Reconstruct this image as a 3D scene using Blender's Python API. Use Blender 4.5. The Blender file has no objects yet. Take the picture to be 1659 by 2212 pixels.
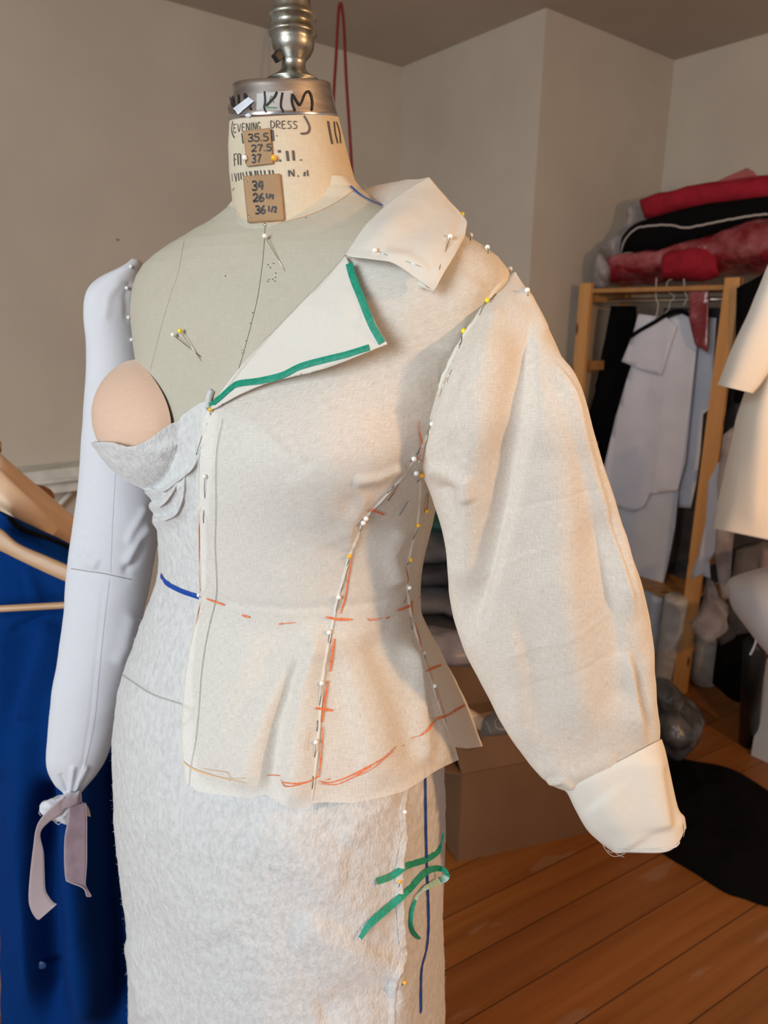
import bpy, math, random
import numpy as np
from mathutils import Vector, Matrix
from mathutils.bvhtree import BVHTree

random.seed(4)
SC = bpy.context.scene
COL = SC.collection
W, H = 1659.0, 2212.0
F, PITCH, ROLL, CH = 1550.0, math.radians(15.0), math.radians(0.75), 1.6

# ------------------------------------------------------------------ camera
fw = np.array([0, math.cos(PITCH), -math.sin(PITCH)])
_r = np.array([1.0, 0, 0]); _u = np.cross(_r, fw)
rt = math.cos(ROLL) * _r + math.sin(ROLL) * _u
up = -math.sin(ROLL) * _r + math.cos(ROLL) * _u
ORG = np.array([0, 0, CH])
cam_d = bpy.data.cameras.new('camera'); cam = bpy.data.objects.new('camera', cam_d); COL.objects.link(cam)
cam_d.sensor_fit = 'HORIZONTAL'; cam_d.sensor_width = 36; cam_d.lens = F / W * 36
cam_d.clip_start = 0.02
cam.matrix_world = Matrix(((rt[0], up[0], -fw[0], ORG[0]), (rt[1], up[1], -fw[1], ORG[1]), (rt[2], up[2], -fw[2], ORG[2]), (0, 0, 0, 1)))
cam_d.dof.use_dof = True; cam_d.dof.focus_distance = 0.58; cam_d.dof.aperture_fstop = 13
SC.camera = cam

# ------------------------------------------------------------------ colour, world, lights
SC.view_settings.view_transform = 'Standard'; SC.view_settings.look = 'None'
SC.view_settings.gamma = 1; SC.view_settings.use_curve_mapping = False
SC.view_settings.exposure = 0.0
wd = bpy.data.worlds.new('world'); SC.world = wd; wd.use_nodes = True
wd.node_tree.nodes['Background'].inputs[0].default_value = (0.80, 0.88, 1.0, 1)
wd.node_tree.nodes['Background'].inputs[1].default_value = 0.38

def area(name, loc, target, size, power, col, sy=None):
    l = bpy.data.lights.new(name, 'AREA'); l.size = size; l.energy = power; l.color = col
    if sy: l.shape = 'RECTANGLE'; l.size_y = sy
    o = bpy.data.objects.new(name, l); COL.objects.link(o); o.location = loc
    o.rotation_euler = (Vector(target) - Vector(loc)).to_track_quat('-Z', 'Y').to_euler()
    return o
area('window_daylight', (-1.75, -1.75, 2.05), (-0.1, 0.8, 1.25), 1.3, 86, (0.89, 0.965, 1.0), 1.6)
def bulb(name, loc, r, power, col):
    l = bpy.data.lights.new(name, 'POINT'); l.energy = power; l.color = col; l.shadow_soft_size = r
    o = bpy.data.objects.new(name, l); COL.objects.link(o); o.location = loc
    return o
bulb('table_lamp_bulb', (1.42, 0.0, 1.92), 0.045, 66, (1.0, 0.56, 0.25))

# ------------------------------------------------------------------ pixel <-> world
def ray(x, y): return fw + rt * (x - W / 2) / F - up * (y - H / 2) / F
def P(x, y, d): return ORG + ray(x, y) * d                      # point at optical depth d
def proj(p):
    v = np.asarray(p, float) - ORG
    d = v @ fw
    return W / 2 + F * (v @ rt) / d, H / 2 - F * (v @ up) / d, d
def atz(x, y, z):
    r = ray(x, y); return ORG + r * (z - CH) / r[2]
def onplane(x, y, p0, n):
    r = ray(x, y); n = np.asarray(n, float); return ORG + r * (((np.asarray(p0) - ORG) @ n) / (r @ n))

# ------------------------------------------------------------------ noise
def _hash(ix, iy, iz, s):
    h = (ix * 374761393 + iy * 668265263 + iz * 2147483647 % 982451653 + s * 1274126177) & 0xffffffff
    h = ((h ^ (h >> 13)) * 1274126177) & 0xffffffff
    return ((h ^ (h >> 16)) & 0xffff) / 65535.0
def noise(p, f, s=0):
    q = np.asarray(p) * f; i = np.floor(q).astype(np.int64); t = q - i; t = t * t * (3 - 2 * t)
    r = 0
    for a in (0, 1):
        for b in (0, 1):
            for c in (0, 1):
                w = (t[..., 0] if a else 1 - t[..., 0]) * (t[..., 1] if b else 1 - t[..., 1]) * (t[..., 2] if c else 1 - t[..., 2])
                r = r + w * _hash(i[..., 0] + a, i[..., 1] + b, i[..., 2] + c, s)
    return r * 2 - 1
def fbm(p, f, o=3, s=0):
    return sum(noise(p, f * 2 ** k, s + k) / 2 ** k for k in range(o))

# ------------------------------------------------------------------ object helpers
def tag(o, label=None, cat=None, group=None, kind=None):
    if label: o['label'] = label
    if cat: o['category'] = cat
    if group: o['group'] = group
    if kind: o['kind'] = kind
    return o
def empty(name, label, cat, loc=(0, 0, 0), group=None):
    o = bpy.data.objects.new(name, None); COL.objects.link(o); o.location = loc; o.empty_display_size = 0.05
    return tag(o, label, cat, group)
SURF = {}
def mesh(name, V, Fc, mat, parent=None, smooth=True, uv=None, solid=0, key=None, mats=None, fmat=None, label=None, offset=0):
    V = np.asarray(V, float)
    me = bpy.data.meshes.new(name)
    if parent is not None:
        me.from_pydata([tuple(v) for v in V - np.array(parent_loc(parent))], [], [tuple(f) for f in Fc])
    else:
        me.from_pydata([tuple(v) for v in V], [], [tuple(f) for f in Fc])
    for m in (mats or [mat]): me.materials.append(m)
    if fmat is not None: me.polygons.foreach_set('material_index', fmat)
    if smooth: me.polygons.foreach_set('use_smooth', [True] * len(me.polygons))
    if uv is not None:
        l = me.uv_layers.new(name='UVMap')
        vi = np.empty(len(me.loops), int); me.loops.foreach_get('vertex_index', vi)
        l.data.foreach_set('uv', np.asarray(uv)[vi].ravel())
    me.update()
    o = bpy.data.objects.new(name, me); COL.objects.link(o)
    if parent is not None: o.parent = parent
    if solid:
        md = o.modifiers.new('thickness', 'SOLIDIFY'); md.thickness = solid; md.offset = offset
    if key: SURF[key] = BVHTree.FromPolygons([tuple(v) for v in V], [tuple(f) for f in Fc])
    if label: o['label'] = label
    return o
def parent_loc(p):
    l = np.zeros(3)
    while p is not None: l = l + np.array(p.location); p = p.parent
    return l
def grid(name, G, mat, parent=None, closed=False, solid=0, key=None, label=None, flip=False, cap=False, **k):
    nu, nv = G.shape[:2]
    V = G.reshape(-1, 3); Fc = []
    for i in range(nu if closed else nu - 1):
        a = i * nv; b = ((i + 1) % nu) * nv
        for j in range(nv - 1):
            q = (a + j, b + j, b + j + 1, a + j + 1)
            Fc.append(q[::-1] if flip else q)
    if cap:
        Fc.append([i * nv for i in range(nu)][::-1 if not flip else 1]); Fc.append([i * nv + nv - 1 for i in range(nu)][::1 if not flip else -1])
    du = np.linalg.norm(np.diff(G, axis=0), axis=2).mean(axis=1); du = np.concatenate([[0], np.cumsum(du)])
    dv = np.linalg.norm(np.diff(G, axis=1), axis=2).mean(axis=0); dv = np.concatenate([[0], np.cumsum(dv)])
    uv = np.stack(np.meshgrid(du, dv, indexing='ij'), -1).reshape(-1, 2)
    return mesh(name, V, Fc, mat, parent, uv=uv, solid=solid, key=key, label=label, **k)
def crspline(pts, n):
    pts = np.asarray(pts, float); m = len(pts)
    if m < 3:
        t = np.linspace(0, 1, n)[:, None]; return pts[0] * (1 - t) + pts[-1] * t
    e = np.vstack([2 * pts[0] - pts[1], pts, 2 * pts[-1] - pts[-2]])
    t = np.linspace(0, m - 1, n); i = np.minimum(t.astype(int), m - 2); f = (t - i)[:, None]
    a, b, c, d = e[i], e[i + 1], e[i + 2], e[i + 3]
    return 0.5 * (2 * b + (c - a) * f + (2 * a - 5 * b + 4 * c - d) * f ** 2 + (3 * b - a - 3 * c + d) * f ** 3)
def tube(pts, r, n=10, closed_ends=True):
    pts = np.asarray(pts, float); m = len(pts); r = np.broadcast_to(np.asarray(r, float), (m,))
    V = []; ref = None
    for i in range(m):
        t = pts[min(i + 1, m - 1)] - pts[max(i - 1, 0)]; t = t / (np.linalg.norm(t) + 1e-12)
        if ref is None:
            ref = np.array([0, 0, 1.0]) if abs(t[2]) < .9 else np.array([1.0, 0, 0])
        a = np.cross(t, ref); a /= np.linalg.norm(a) + 1e-12; b = np.cross(t, a); ref = np.cross(a, t)
        for k in range(n):
            an = 2 * math.pi * k / n; V.append(pts[i] + r[i] * (math.cos(an) * a + math.sin(an) * b))
    Fc = [(i * n + k, i * n + (k + 1) % n, (i + 1) * n + (k + 1) % n, (i + 1) * n + k) for i in range(m - 1) for k in range(n)]
    if closed_ends: Fc += [tuple(range(n))[::-1], tuple((m - 1) * n + k for k in range(n))]
    return V, Fc
def join(*parts):
    V = []; Fc = []
    for v, f in parts:
        o = len(V); V += [tuple(x) for x in v]; Fc += [tuple(i + o for i in q) for q in f]
    return V, Fc
def box(c, ax, ay, az):
    """box centred at c with half-vectors ax, ay, az"""
    c, ax, ay, az = [np.asarray(q, float) for q in (c, ax, ay, az)]
    V = [c + i * ax + j * ay + k * az for i in (-1, 1) for j in (-1, 1) for k in (-1, 1)]
    if np.dot(np.cross(ax, ay), az) < 0:
        return V, [(0, 2, 3, 1), (4, 5, 7, 6), (0, 1, 5, 4), (2, 6, 7, 3), (0, 4, 6, 2), (1, 3, 7, 5)]
    return V, [(0, 1, 3, 2), (4, 6, 7, 5), (0, 4, 5, 1), (2, 3, 7, 6), (0, 2, 6, 4), (1, 5, 7, 3)]
def bevel(o, w, seg=2):
    m = o.modifiers.new('bevel', 'BEVEL'); m.width = w; m.segments = seg; m.limit_method = 'ANGLE'; return o
def sphere(c, r, nu=16, nv=10, s=(1, 1, 1)):
    c = np.asarray(c, float); V = [c + np.array([0, 0, r * s[2]])]
    for j in range(1, nv):
        ph = math.pi * j / nv
        for i in range(nu):
            th = 2 * math.pi * i / nu
            V.append(c + r * np.array([math.sin(ph) * math.cos(th) * s[0], math.sin(ph) * math.sin(th) * s[1], math.cos(ph) * s[2]]))
    V.append(c - np.array([0, 0, r * s[2]])); Fc = []
    for i in range(nu): Fc.append((0, 1 + i, 1 + (i + 1) % nu))
    for j in range(nv - 2):
        for i in range(nu):
            a = 1 + j * nu; Fc.append((a + i, a + nu + i, a + nu + (i + 1) % nu, a + (i + 1) % nu))
    a = 1 + (nv - 2) * nu
    for i in range(nu): Fc.append((a + i, len(V) - 1, a + (i + 1) % nu))
    return V, Fc
def lathe(c, prof, n=48, axis=(0, 0, 1)):
    c = np.asarray(c, float); ax = np.asarray(axis, float); ax /= np.linalg.norm(ax)
    a = np.cross(ax, [0, 1, 0]) if abs(ax[1]) < .9 else np.cross(ax, [1, 0, 0]); a /= np.linalg.norm(a); b = np.cross(ax, a)
    V = [c + z * ax + r * (math.cos(2 * math.pi * k / n) * a + math.sin(2 * math.pi * k / n) * b) for r, z in prof for k in range(n)]
    Fc = [(i * n + k, i * n + (k + 1) % n, (i + 1) * n + (k + 1) % n, (i + 1) * n + k) for i in range(len(prof) - 1) for k in range(n)]
    Fc += [tuple(range(n))[::-1], tuple((len(prof) - 1) * n + k for k in range(n))]
    return V, Fc
def hit(x, y, keys):
    d = Vector(ray(x, y)).normalized(); o = Vector(ORG); best = None
    for k in keys:
        if k not in SURF: continue
        r = SURF[k].ray_cast(o, d)
        if r[0] is not None and (best is None or r[3] < best[2]):
            n = np.array(r[1]);
            if n @ np.array(d) > 0: n = -n
            best = (np.array(r[0]), n, r[3])
    return best
def dense(pts, step=3.0):
    pts = np.asarray(pts, float); out = [pts[0]]
    for a, b in zip(pts, pts[1:]):
        n = max(1, int(np.linalg.norm(b[:2] - a[:2]) / step))
        for k in range(1, n + 1): out.append(a + (b - a) * k / n)
    return np.array(out)
def smoothline(pts, step=3.0):
    L = np.linalg.norm(np.diff(np.asarray(pts, float)[:, :2], axis=0), axis=1).sum()
    return crspline(pts, max(3, int(L / step)))
def ribbon_on(strokes, keys, lift=0.0006, taper=False, thick=0.0):
    """ribbons laid on real surfaces; strokes: (list of (x,y), width_px)"""
    V = []; Fc = []
    for pts, wpx in strokes:
        s = smoothline(pts, 3.0) if len(pts) > 2 else dense(pts, 3.0)
        hs = [hit(x, y, keys) for x, y in s[:, :2]]
        run = []; m = len(s)
        for i, h in enumerate(hs + [None]):
            ok = h is not None and (not run or np.linalg.norm(h[0] - run[-1][0]) < 0.02)
            if ok: run.append((h[0], h[1], i))
            else:
                if len(run) > 1:
                    base = len(V)
                    for k, (p, n, ii) in enumerate(run):
                        t = run[min(k + 1, len(run) - 1)][0] - run[max(k - 1, 0)][0]
                        sd = np.cross(n, t); sd /= np.linalg.norm(sd) + 1e-9
                        w = wpx * ((p - ORG) @ fw) / F / 2
                        if taper: w *= 0.35 + 0.65 * math.sin(math.pi * min(1, max(0, (ii + .5) / m))) ** .5
                        V += [p + n * lift + sd * w, p + n * (lift * 1.25), p + n * lift - sd * w]
                    for k in range(len(run) - 1):
                        a = base + 3 * k; Fc += [(a, a + 1, a + 4, a + 3), (a + 1, a + 2, a + 5, a + 4)]
                run = [(h[0], h[1], i)] if h is not None else []
    return V, Fc
def patch_on(poly, keys, lift=0.0008, n=14):
    """filled quad patch (4 corners px) laid on a surface"""
    (a, b, c, d) = [np.array(q, float) for q in poly]
    G = np.zeros((n, n, 3)); last = None; q0 = (a + b + c + d) / 4; last = hit(q0[0], q0[1], keys)
    for i in range(n):
        for j in range(n):
            u, v = i / (n - 1), j / (n - 1)
            q = (a * (1 - u) + b * u) * (1 - v) + (d * (1 - u) + c * u) * v
            h = hit(q[0], q[1], keys)
            if h: last = h
            G[i, j] = last[0] + last[1] * lift
    return G
def ridge(px, py, pts, wL, wR, h, ends=0.15):
    """height field of a fold along a polyline (px space); wL/wR widths on its left/right"""
    pts = np.asarray(pts, float); best = np.full(px.shape, 1e9); sgn = np.ones(px.shape); tt = np.zeros(px.shape)
    L = np.concatenate([[0], np.cumsum(np.linalg.norm(np.diff(pts, axis=0), axis=1))])
    for i in range(len(pts) - 1):
        a, b = pts[i], pts[i + 1]; d = b - a; l2 = d @ d
        t = np.clip(((px - a[0]) * d[0] + (py - a[1]) * d[1]) / l2, 0, 1)
        dx = px - a[0] - t * d[0]; dy = py - a[1] - t * d[1]; dist = np.hypot(dx, dy)
        m = dist < best
        best = np.where(m, dist, best); sgn = np.where(m, np.sign(d[0] * dy - d[1] * dx), sgn)
        tt = np.where(m, (L[i] + t * (L[i + 1] - L[i])) / L[-1], tt)
    w = np.where(sgn > 0, wL, wR)                 # sgn>0: to the image-left of a downward line
    e = np.clip(tt / ends, 0, 1) * np.clip((1 - tt) / ends, 0, 1) if ends > 0 else 1.0
    e = e * e * (3 - 2 * e) if ends > 0 else 1.0
    return h * np.exp(-(best / w) ** 2) * e
def projv(G):
    v = G - ORG; d = v @ fw
    return W / 2 + F * (v @ rt) / d, H / 2 - F * (v @ up) / d, d
def gnormals(G, closed=False):
    if closed: du = np.roll(G, -1, 0) - np.roll(G, 1, 0)
    else: du = np.gradient(G, axis=0)
    dv = np.gradient(G, axis=1)
    n = np.cross(du, dv); return n / (np.linalg.norm(n, axis=2, keepdims=True) + 1e-12)
def fold(G, ridges, closed=False, outward=None):
    px, py, d = projv(G); n = gnormals(G, closed)
    view = (G - ORG) / np.linalg.norm(G - ORG, axis=2, keepdims=True)
    if closed:
        c = G.mean(axis=0, keepdims=True); s = np.sign(((G - c) * n).sum(2, keepdims=True)); n = n * s
        facing = np.clip(-(n * view).sum(2) * 2.2, 0, 1)
    else:
        s = -np.sign((n * view).sum(2, keepdims=True)); n = n * s; facing = 1.0
    h = sum(ridge(px, py, *r) for r in ridges)
    return G + n * (h * facing)[..., None]

# ------------------------------------------------------------------ materials
def mat(name, base, rough=0.8, metal=0.0, **k):
    m = bpy.data.materials.new(name); m.use_nodes = True; nt = m.node_tree; b = nt.nodes['Principled BSDF']
    b.inputs['Base Color'].default_value = (*base, 1); b.inputs['Roughness'].default_value = rough; b.inputs['Metallic'].default_value = metal
    if k.get('sheen'): b.inputs['Sheen Weight'].default_value = k['sheen']
    if k.get('spec') is not None: b.inputs['Specular IOR Level'].default_value = k['spec']
    if k.get('alpha'): b.inputs['Alpha'].default_value = k['alpha']
    if k.get('trans'): b.inputs['Transmission Weight'].default_value = k['trans']
    if k.get('coat'): b.inputs['Coat Weight'].default_value = k['coat']
    return m
def N(m, t, **k):
    n = m.node_tree.nodes.new(t)
    for a, v in k.items():
        if a.startswith('i_'): n.inputs[a[2:].replace('_', ' ')].default_value = v
        else: setattr(n, a, v)
    return n
def link(m, a, b): m.node_tree.links.new(a, b)
def vary(m, c1, c2, scale=8, mapping=(1, 1, 1), coord='Object', detail=4, lo=.35, hi=.65, bump=0, bscale=None, bdist=.001, rot=(0, 0, 0)):
    """two-tone noise colour with optional bump"""
    b = m.node_tree.nodes['Principled BSDF']
    tc = N(m, 'ShaderNodeTexCoord'); mp = N(m, 'ShaderNodeMapping'); mp.inputs['Scale'].default_value = mapping; mp.inputs['Rotation'].default_value = rot
    link(m, tc.outputs[coord], mp.inputs[0])
    no = N(m, 'ShaderNodeTexNoise'); no.inputs['Scale'].default_value = scale; no.inputs['Detail'].default_value = detail
    link(m, mp.outputs[0], no.inputs['Vector'])
    cr = N(m, 'ShaderNodeValToRGB'); cr.color_ramp.elements[0].position = lo; cr.color_ramp.elements[1].position = hi
    cr.color_ramp.elements[0].color = (*c1, 1); cr.color_ramp.elements[1].color = (*c2, 1)
    link(m, no.outputs['Fac'], cr.inputs[0]); link(m, cr.outputs[0], b.inputs['Base Color'])
    if bump:
        n2 = N(m, 'ShaderNodeTexNoise'); n2.inputs['Scale'].default_value = bscale or scale; n2.inputs['Detail'].default_value = 3
        link(m, mp.outputs[0], n2.inputs['Vector'])
        bp = N(m, 'ShaderNodeBump'); bp.inputs['Strength'].default_value = bump; bp.inputs['Distance'].default_value = bdist
        link(m, n2.outputs['Fac'], bp.inputs['Height']); link(m, bp.outputs[0], b.inputs['Normal'])
    return m
def cloth(name, c1, c2, sheer=0.0, slub=1.0, thread=1500, bump=.5, blot=None, rough=.9, coord='UV', transl=0.0):
    """woven cloth: warp and weft threads with slubs, optional sheerness through the weave"""
    m = mat(name, c1, rough, spec=.25); nt = m.node_tree; b = nt.nodes['Principled BSDF']; out = nt.nodes['Material Output']
    tc = N(m, 'ShaderNodeTexCoord')
    def stretched(sx, sy, det=2):
        mp = N(m, 'ShaderNodeMapping'); mp.inputs['Scale'].default_value = (sx, sy, sx)
        link(m, tc.outputs[coord], mp.inputs[0]); no = N(m, 'ShaderNodeTexNoise'); no.inputs['Scale'].default_value = 1; no.inputs['Detail'].default_value = det
        link(m, mp.outputs[0], no.inputs['Vector']); return no.outputs['Fac']
    warp = stretched(thread, thread * .07); weft = stretched(thread * .07, thread)
    ad = N(m, 'ShaderNodeMath', operation='ADD'); link(m, warp, ad.inputs[0]); link(m, weft, ad.inputs[1])
    cr = N(m, 'ShaderNodeValToRGB'); e = cr.color_ramp.elements
    half = N(m, 'ShaderNodeMath', operation='MULTIPLY'); half.inputs[1].default_value = .5; link(m, ad.outputs[0], half.inputs[0])
    e[0].position = .5 - .14 / slub; e[1].position = .5 + .14 / slub; e[0].color = (*c1, 1); e[1].color = (*c2, 1)
    link(m, half.outputs[0], cr.inputs[0]); colr = cr.outputs[0]
    if blot:
        n3 = N(m, 'ShaderNodeTexNoise'); n3.inputs['Scale'].default_value = blot[1]; n3.inputs['Detail'].default_value = 4
        link(m, tc.outputs['Object'], n3.inputs['Vector'])
        r3 = N(m, 'ShaderNodeMapRange'); r3.inputs[1].default_value = .48; r3.inputs[2].default_value = .75; r3.inputs[4].default_value = blot[2]
        link(m, n3.outputs['Fac'], r3.inputs[0])
        mx = N(m, 'ShaderNodeMix', data_type='RGBA'); mx.inputs[7].default_value = (*blot[0], 1)
        link(m, r3.outputs[0], mx.inputs[0]); link(m, colr, mx.inputs[6]); colr = mx.outputs[2]
    link(m, colr, b.inputs['Base Color'])
    bp = N(m, 'ShaderNodeBump'); bp.inputs['Strength'].default_value = bump; bp.inputs['Distance'].default_value = .0002
    link(m, half.outputs[0], bp.inputs['Height']); link(m, bp.outputs[0], b.inputs['Normal'])
    last = b.outputs[0]
    if transl:
        tl = N(m, 'ShaderNodeBsdfTranslucent'); link(m, colr, tl.inputs[0])
        ms = N(m, 'ShaderNodeMixShader'); ms.inputs[0].default_value = transl
        link(m, last, ms.inputs[1]); link(m, tl.outputs[0], ms.inputs[2]); last = ms.outputs[0]
    if sheer:
        tr = N(m, 'ShaderNodeBsdfTransparent'); ms = N(m, 'ShaderNodeMixShader')
        mr = N(m, 'ShaderNodeMapRange'); mr.inputs[1].default_value = .35; mr.inputs[2].default_value = .65; mr.inputs[3].default_value = sheer * 1.7; mr.inputs[4].default_value = sheer * .3
        link(m, half.outputs[0], mr.inputs[0]); link(m, mr.outputs[0], ms.inputs[0])
        link(m, last, ms.inputs[1]); link(m, tr.outputs[0], ms.inputs[2]); last = ms.outputs[0]
    link(m, last, out.inputs[0])
    return m
M = {}
M['muslin'] = cloth('muslin', (.81, .78, .715), (.885, .86, .80), sheer=.20, thread=2000, transl=.22, bump=.3)
M['muslin_dense'] = cloth('muslin_dense', (.735, .71, .64), (.79, .765, .70), thread=2000, bump=.3, transl=.14)
M['toile'] = cloth('toile_muslin', (.90, .87, .79), (.95, .93, .87), thread=2000, bump=.2, transl=.1)
M['linen'] = cloth('linen', (.44, .415, .335), (.51, .485, .40), thread=1300, blot=((.50, .41, .29), 9, .35), slub=.8)
M['neck_linen'] = cloth('neck_linen', (.56, .49, .37), (.66, .59, .46), thread=1300, blot=((.52, .38, .22), 14, .55), slub=.8, rough=.6)
M['sateen'] = cloth('white_cotton', (.60, .615, .66), (.66, .675, .72), thread=1500, bump=.2, slub=.6)
M['foam'] = vary(mat('nude_foam', (.8, .55, .4), .85, sheen=.3), (.68, .46, .335), (.71, .49, .36), 300)
M['fleece'] = vary(mat('white_fleece', (.85, .85, .83), .95, sheen=.5), (.54, .55, .55), (.645, .655, .655), 170, mapping=(1.3, 1.3, .7), bump=.55, bscale=330, bdist=.0025, lo=.3, hi=.6)
M['steel'] = mat('pin_steel', (.22, .20, .18), .35, .9)
M['bright_steel'] = mat('bright_pin_steel', (.75, .70, .62), .25, .9)
M['pin_white'] = mat('white_pin_head', (.88, .88, .86), .25, coat=.4)
M['pin_yellow'] = mat('yellow_pin_head', (.90, .76, .02), .25, coat=.4)
M['pin_amber'] = mat('amber_pin_head', (.86, .47, .03), .25, coat=.4)
M['alu'] = vary(mat('scuffed_aluminium', (.6, .6, .6), .22, 1.0), (.55, .55, .56), (.76, .76, .76), 40, mapping=(1, 1, 6))
M['iron'] = vary(mat('worn_cast_metal', (.3, .3, .25), .38, .9), (.13, .12, .08), (.36, .35, .31), 55, bump=.25, bscale=260, bdist=.0008, lo=.35, hi=.6)
M['black_iron'] = mat('black_screw', (.03, .03, .03), .4, .6)
M['marker'] = mat('black_marker_ink', (.012, .01, .014), .5)
M['stencil'] = mat('faded_stencil_ink', (.10, .09, .08), .8)
M['green_ink'] = mat('green_marker_ink', (.08, .25, .13), .6)
M['kraft'] = vary(mat('kraft_card', (.36, .22, .11), .75), (.33, .20, .10), (.39, .245, .13), 30)
M['sticker'] = vary(mat('white_torn_sticker', (.6, .65, .72), .45), (.52, .56, .64), (.72, .76, .82), 60)
M['clear_tape'] = mat('clear_sticky_tape', (.75, .78, .80), .15, alpha=.38)
M['green_tape'] = vary(mat('green_style_tape', (.0, .25, .15), .6), (.0, .21, .13), (.005, .30, .19), 400)
M['tape_back'] = vary(mat('pale_tape_backing', (.35, .6, .52), .7), (.30, .52, .45), (.48, .70, .63), 300)
M['blue_tape'] = vary(mat('blue_style_tape', (.0, .05, .40), .55), (.0, .045, .30), (.003, .07, .40), 300)
M['red_pencil'] = vary(mat('orange_red_pencil', (.75, .2, .08), .85), (.70, .13, .04), (.78, .28, .13), 500)
M['pale_pencil'] = mat('pale_orange_pencil', (.78, .50, .28), .85)
M['grey_pencil'] = mat('grey_pencil', (.22, .20, .18), .85)
M['velvet'] = vary(mat('mauve_velvet', (.2, .13, .16), .9, sheen=.8), (.20, .13, .155), (.27, .185, .215), 60)
M['velvet_back'] = mat('mauve_ribbon_backing', (.36, .28, .29), .6)
M['velvet_edge'] = mat('mauve_ribbon_edge', (.46, .37, .40), .7)
M['blue_cloth'] = vary(mat('royal_blue_wool', (.0, .02, .14), .95, spec=.08), (.0008, .026, .14), (.001, .032, .165), 400)
M['black_cloth'] = mat('black_cloth', (.004, .004, .0045), .95, spec=.08)
M['tan_satin'] = vary(mat('tan_satin', (.55, .38, .25), .4, sheen=.3), (.62, .44, .29), (.70, .51, .35), 12)
M['hanger_wood'] = vary(mat('pale_hanger_wood', (.5, .3, .16), .45), (.46, .27, .14), (.54, .34, .19), 9, mapping=(1, 1, 6))
M['dark_wood'] = vary(mat('brown_hanger_wood', (.25, .1, .04), .4), (.22, .085, .03), (.30, .13, .055), 12)
M['wall'] = vary(mat('painted_wall', (.6, .55, .48), .9), (.52, .47, .395), (.56, .51, .43), 3, bump=.15, bscale=120)
M['ceiling'] = vary(mat('painted_ceiling', (.5, .48, .45), .95), (.46, .42, .38), (.50, .46, .41), 2)
M['ledge'] = vary(mat('chipped_white_paint', (.7, .7, .66), .6), (.58, .60, .56), (.76, .76, .71), 14)
M['cord'] = mat('dark_red_cord', (.20, .012, .014), .8)
M['pine'] = None; M['floor'] = None
M['paper'] = vary(mat('pattern_paper', (.55, .54, .57), .8), (.66, .68, .78), (.72, .74, .84), 8)
M['paper_blue'] = vary(mat('cool_pattern_paper', (.48, .51, .60), .8), (.60, .64, .74), (.66, .70, .80), 8)
M['red_cloth'] = vary(mat('red_tulle', (.35, .0, .02), .85), (.25, .0008, .010), (.34, .002, .020), 20)
M['red_sheer'] = mat('sheer_red_tulle', (.42, .03, .04), .9, alpha=.55)
M['plastic'] = vary(mat('cloudy_plastic_film', (.4, .36, .37), .3, alpha=.62), (.28, .25, .26), (.50, .46, .47), 14, bump=.6, bscale=22, bdist=.01)
M['plastic_red'] = vary(mat('plastic_over_red', (.3, .05, .06), .25, coat=.5), (.20, .01, .02), (.48, .17, .18), 10, bump=.8, bscale=26, bdist=.01, lo=.4, hi=.75)
M['selvedge'] = mat('pale_selvedge', (.42, .39, .36), .9)
M['roll_white'] = vary(mat('white_fabric_roll', (.55, .55, .53), .5), (.45, .45, .44), (.62, .62, .60), 16, bump=.5, bscale=30, bdist=.006)
M['grey_bag'] = vary(mat('dark_grey_plastic', (.06, .06, .06), .3, coat=.3), (.025, .025, .028), (.11, .11, .115), 14, bump=.8, bscale=22, bdist=.012)
M['cardboard'] = vary(mat('cardboard', (.24, .13, .06), .85), (.19, .10, .048), (.215, .118, .058), 6)
M['iron_cover'] = mat('white_board_cover', (.62, .62, .66), .7)
M['grey_panel'] = mat('grey_white_panel', (.50, .52, .54), .5)
M['black_metal'] = mat('black_metal', (.012, .012, .013), .45, .5)
M['teal_cloth'] = mat('dark_green_cloth', (.02, .09, .065), .85)
M['dark_grey_cloth'] = vary(mat('dark_grey_cloth', (.05, .05, .055), .9), (.035, .034, .038), (.075, .073, .078), 8)
M['grey_cloth'] = vary(mat('mid_grey_cloth', (.12, .11, .11), .9), (.10, .095, .095), (.17, .16, .16), 8)
M['printed_grey'] = vary(mat('printed_grey_wrap', (.2, .19, .18), .4), (.16, .155, .15), (.24, .23, .22), 7)
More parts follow.
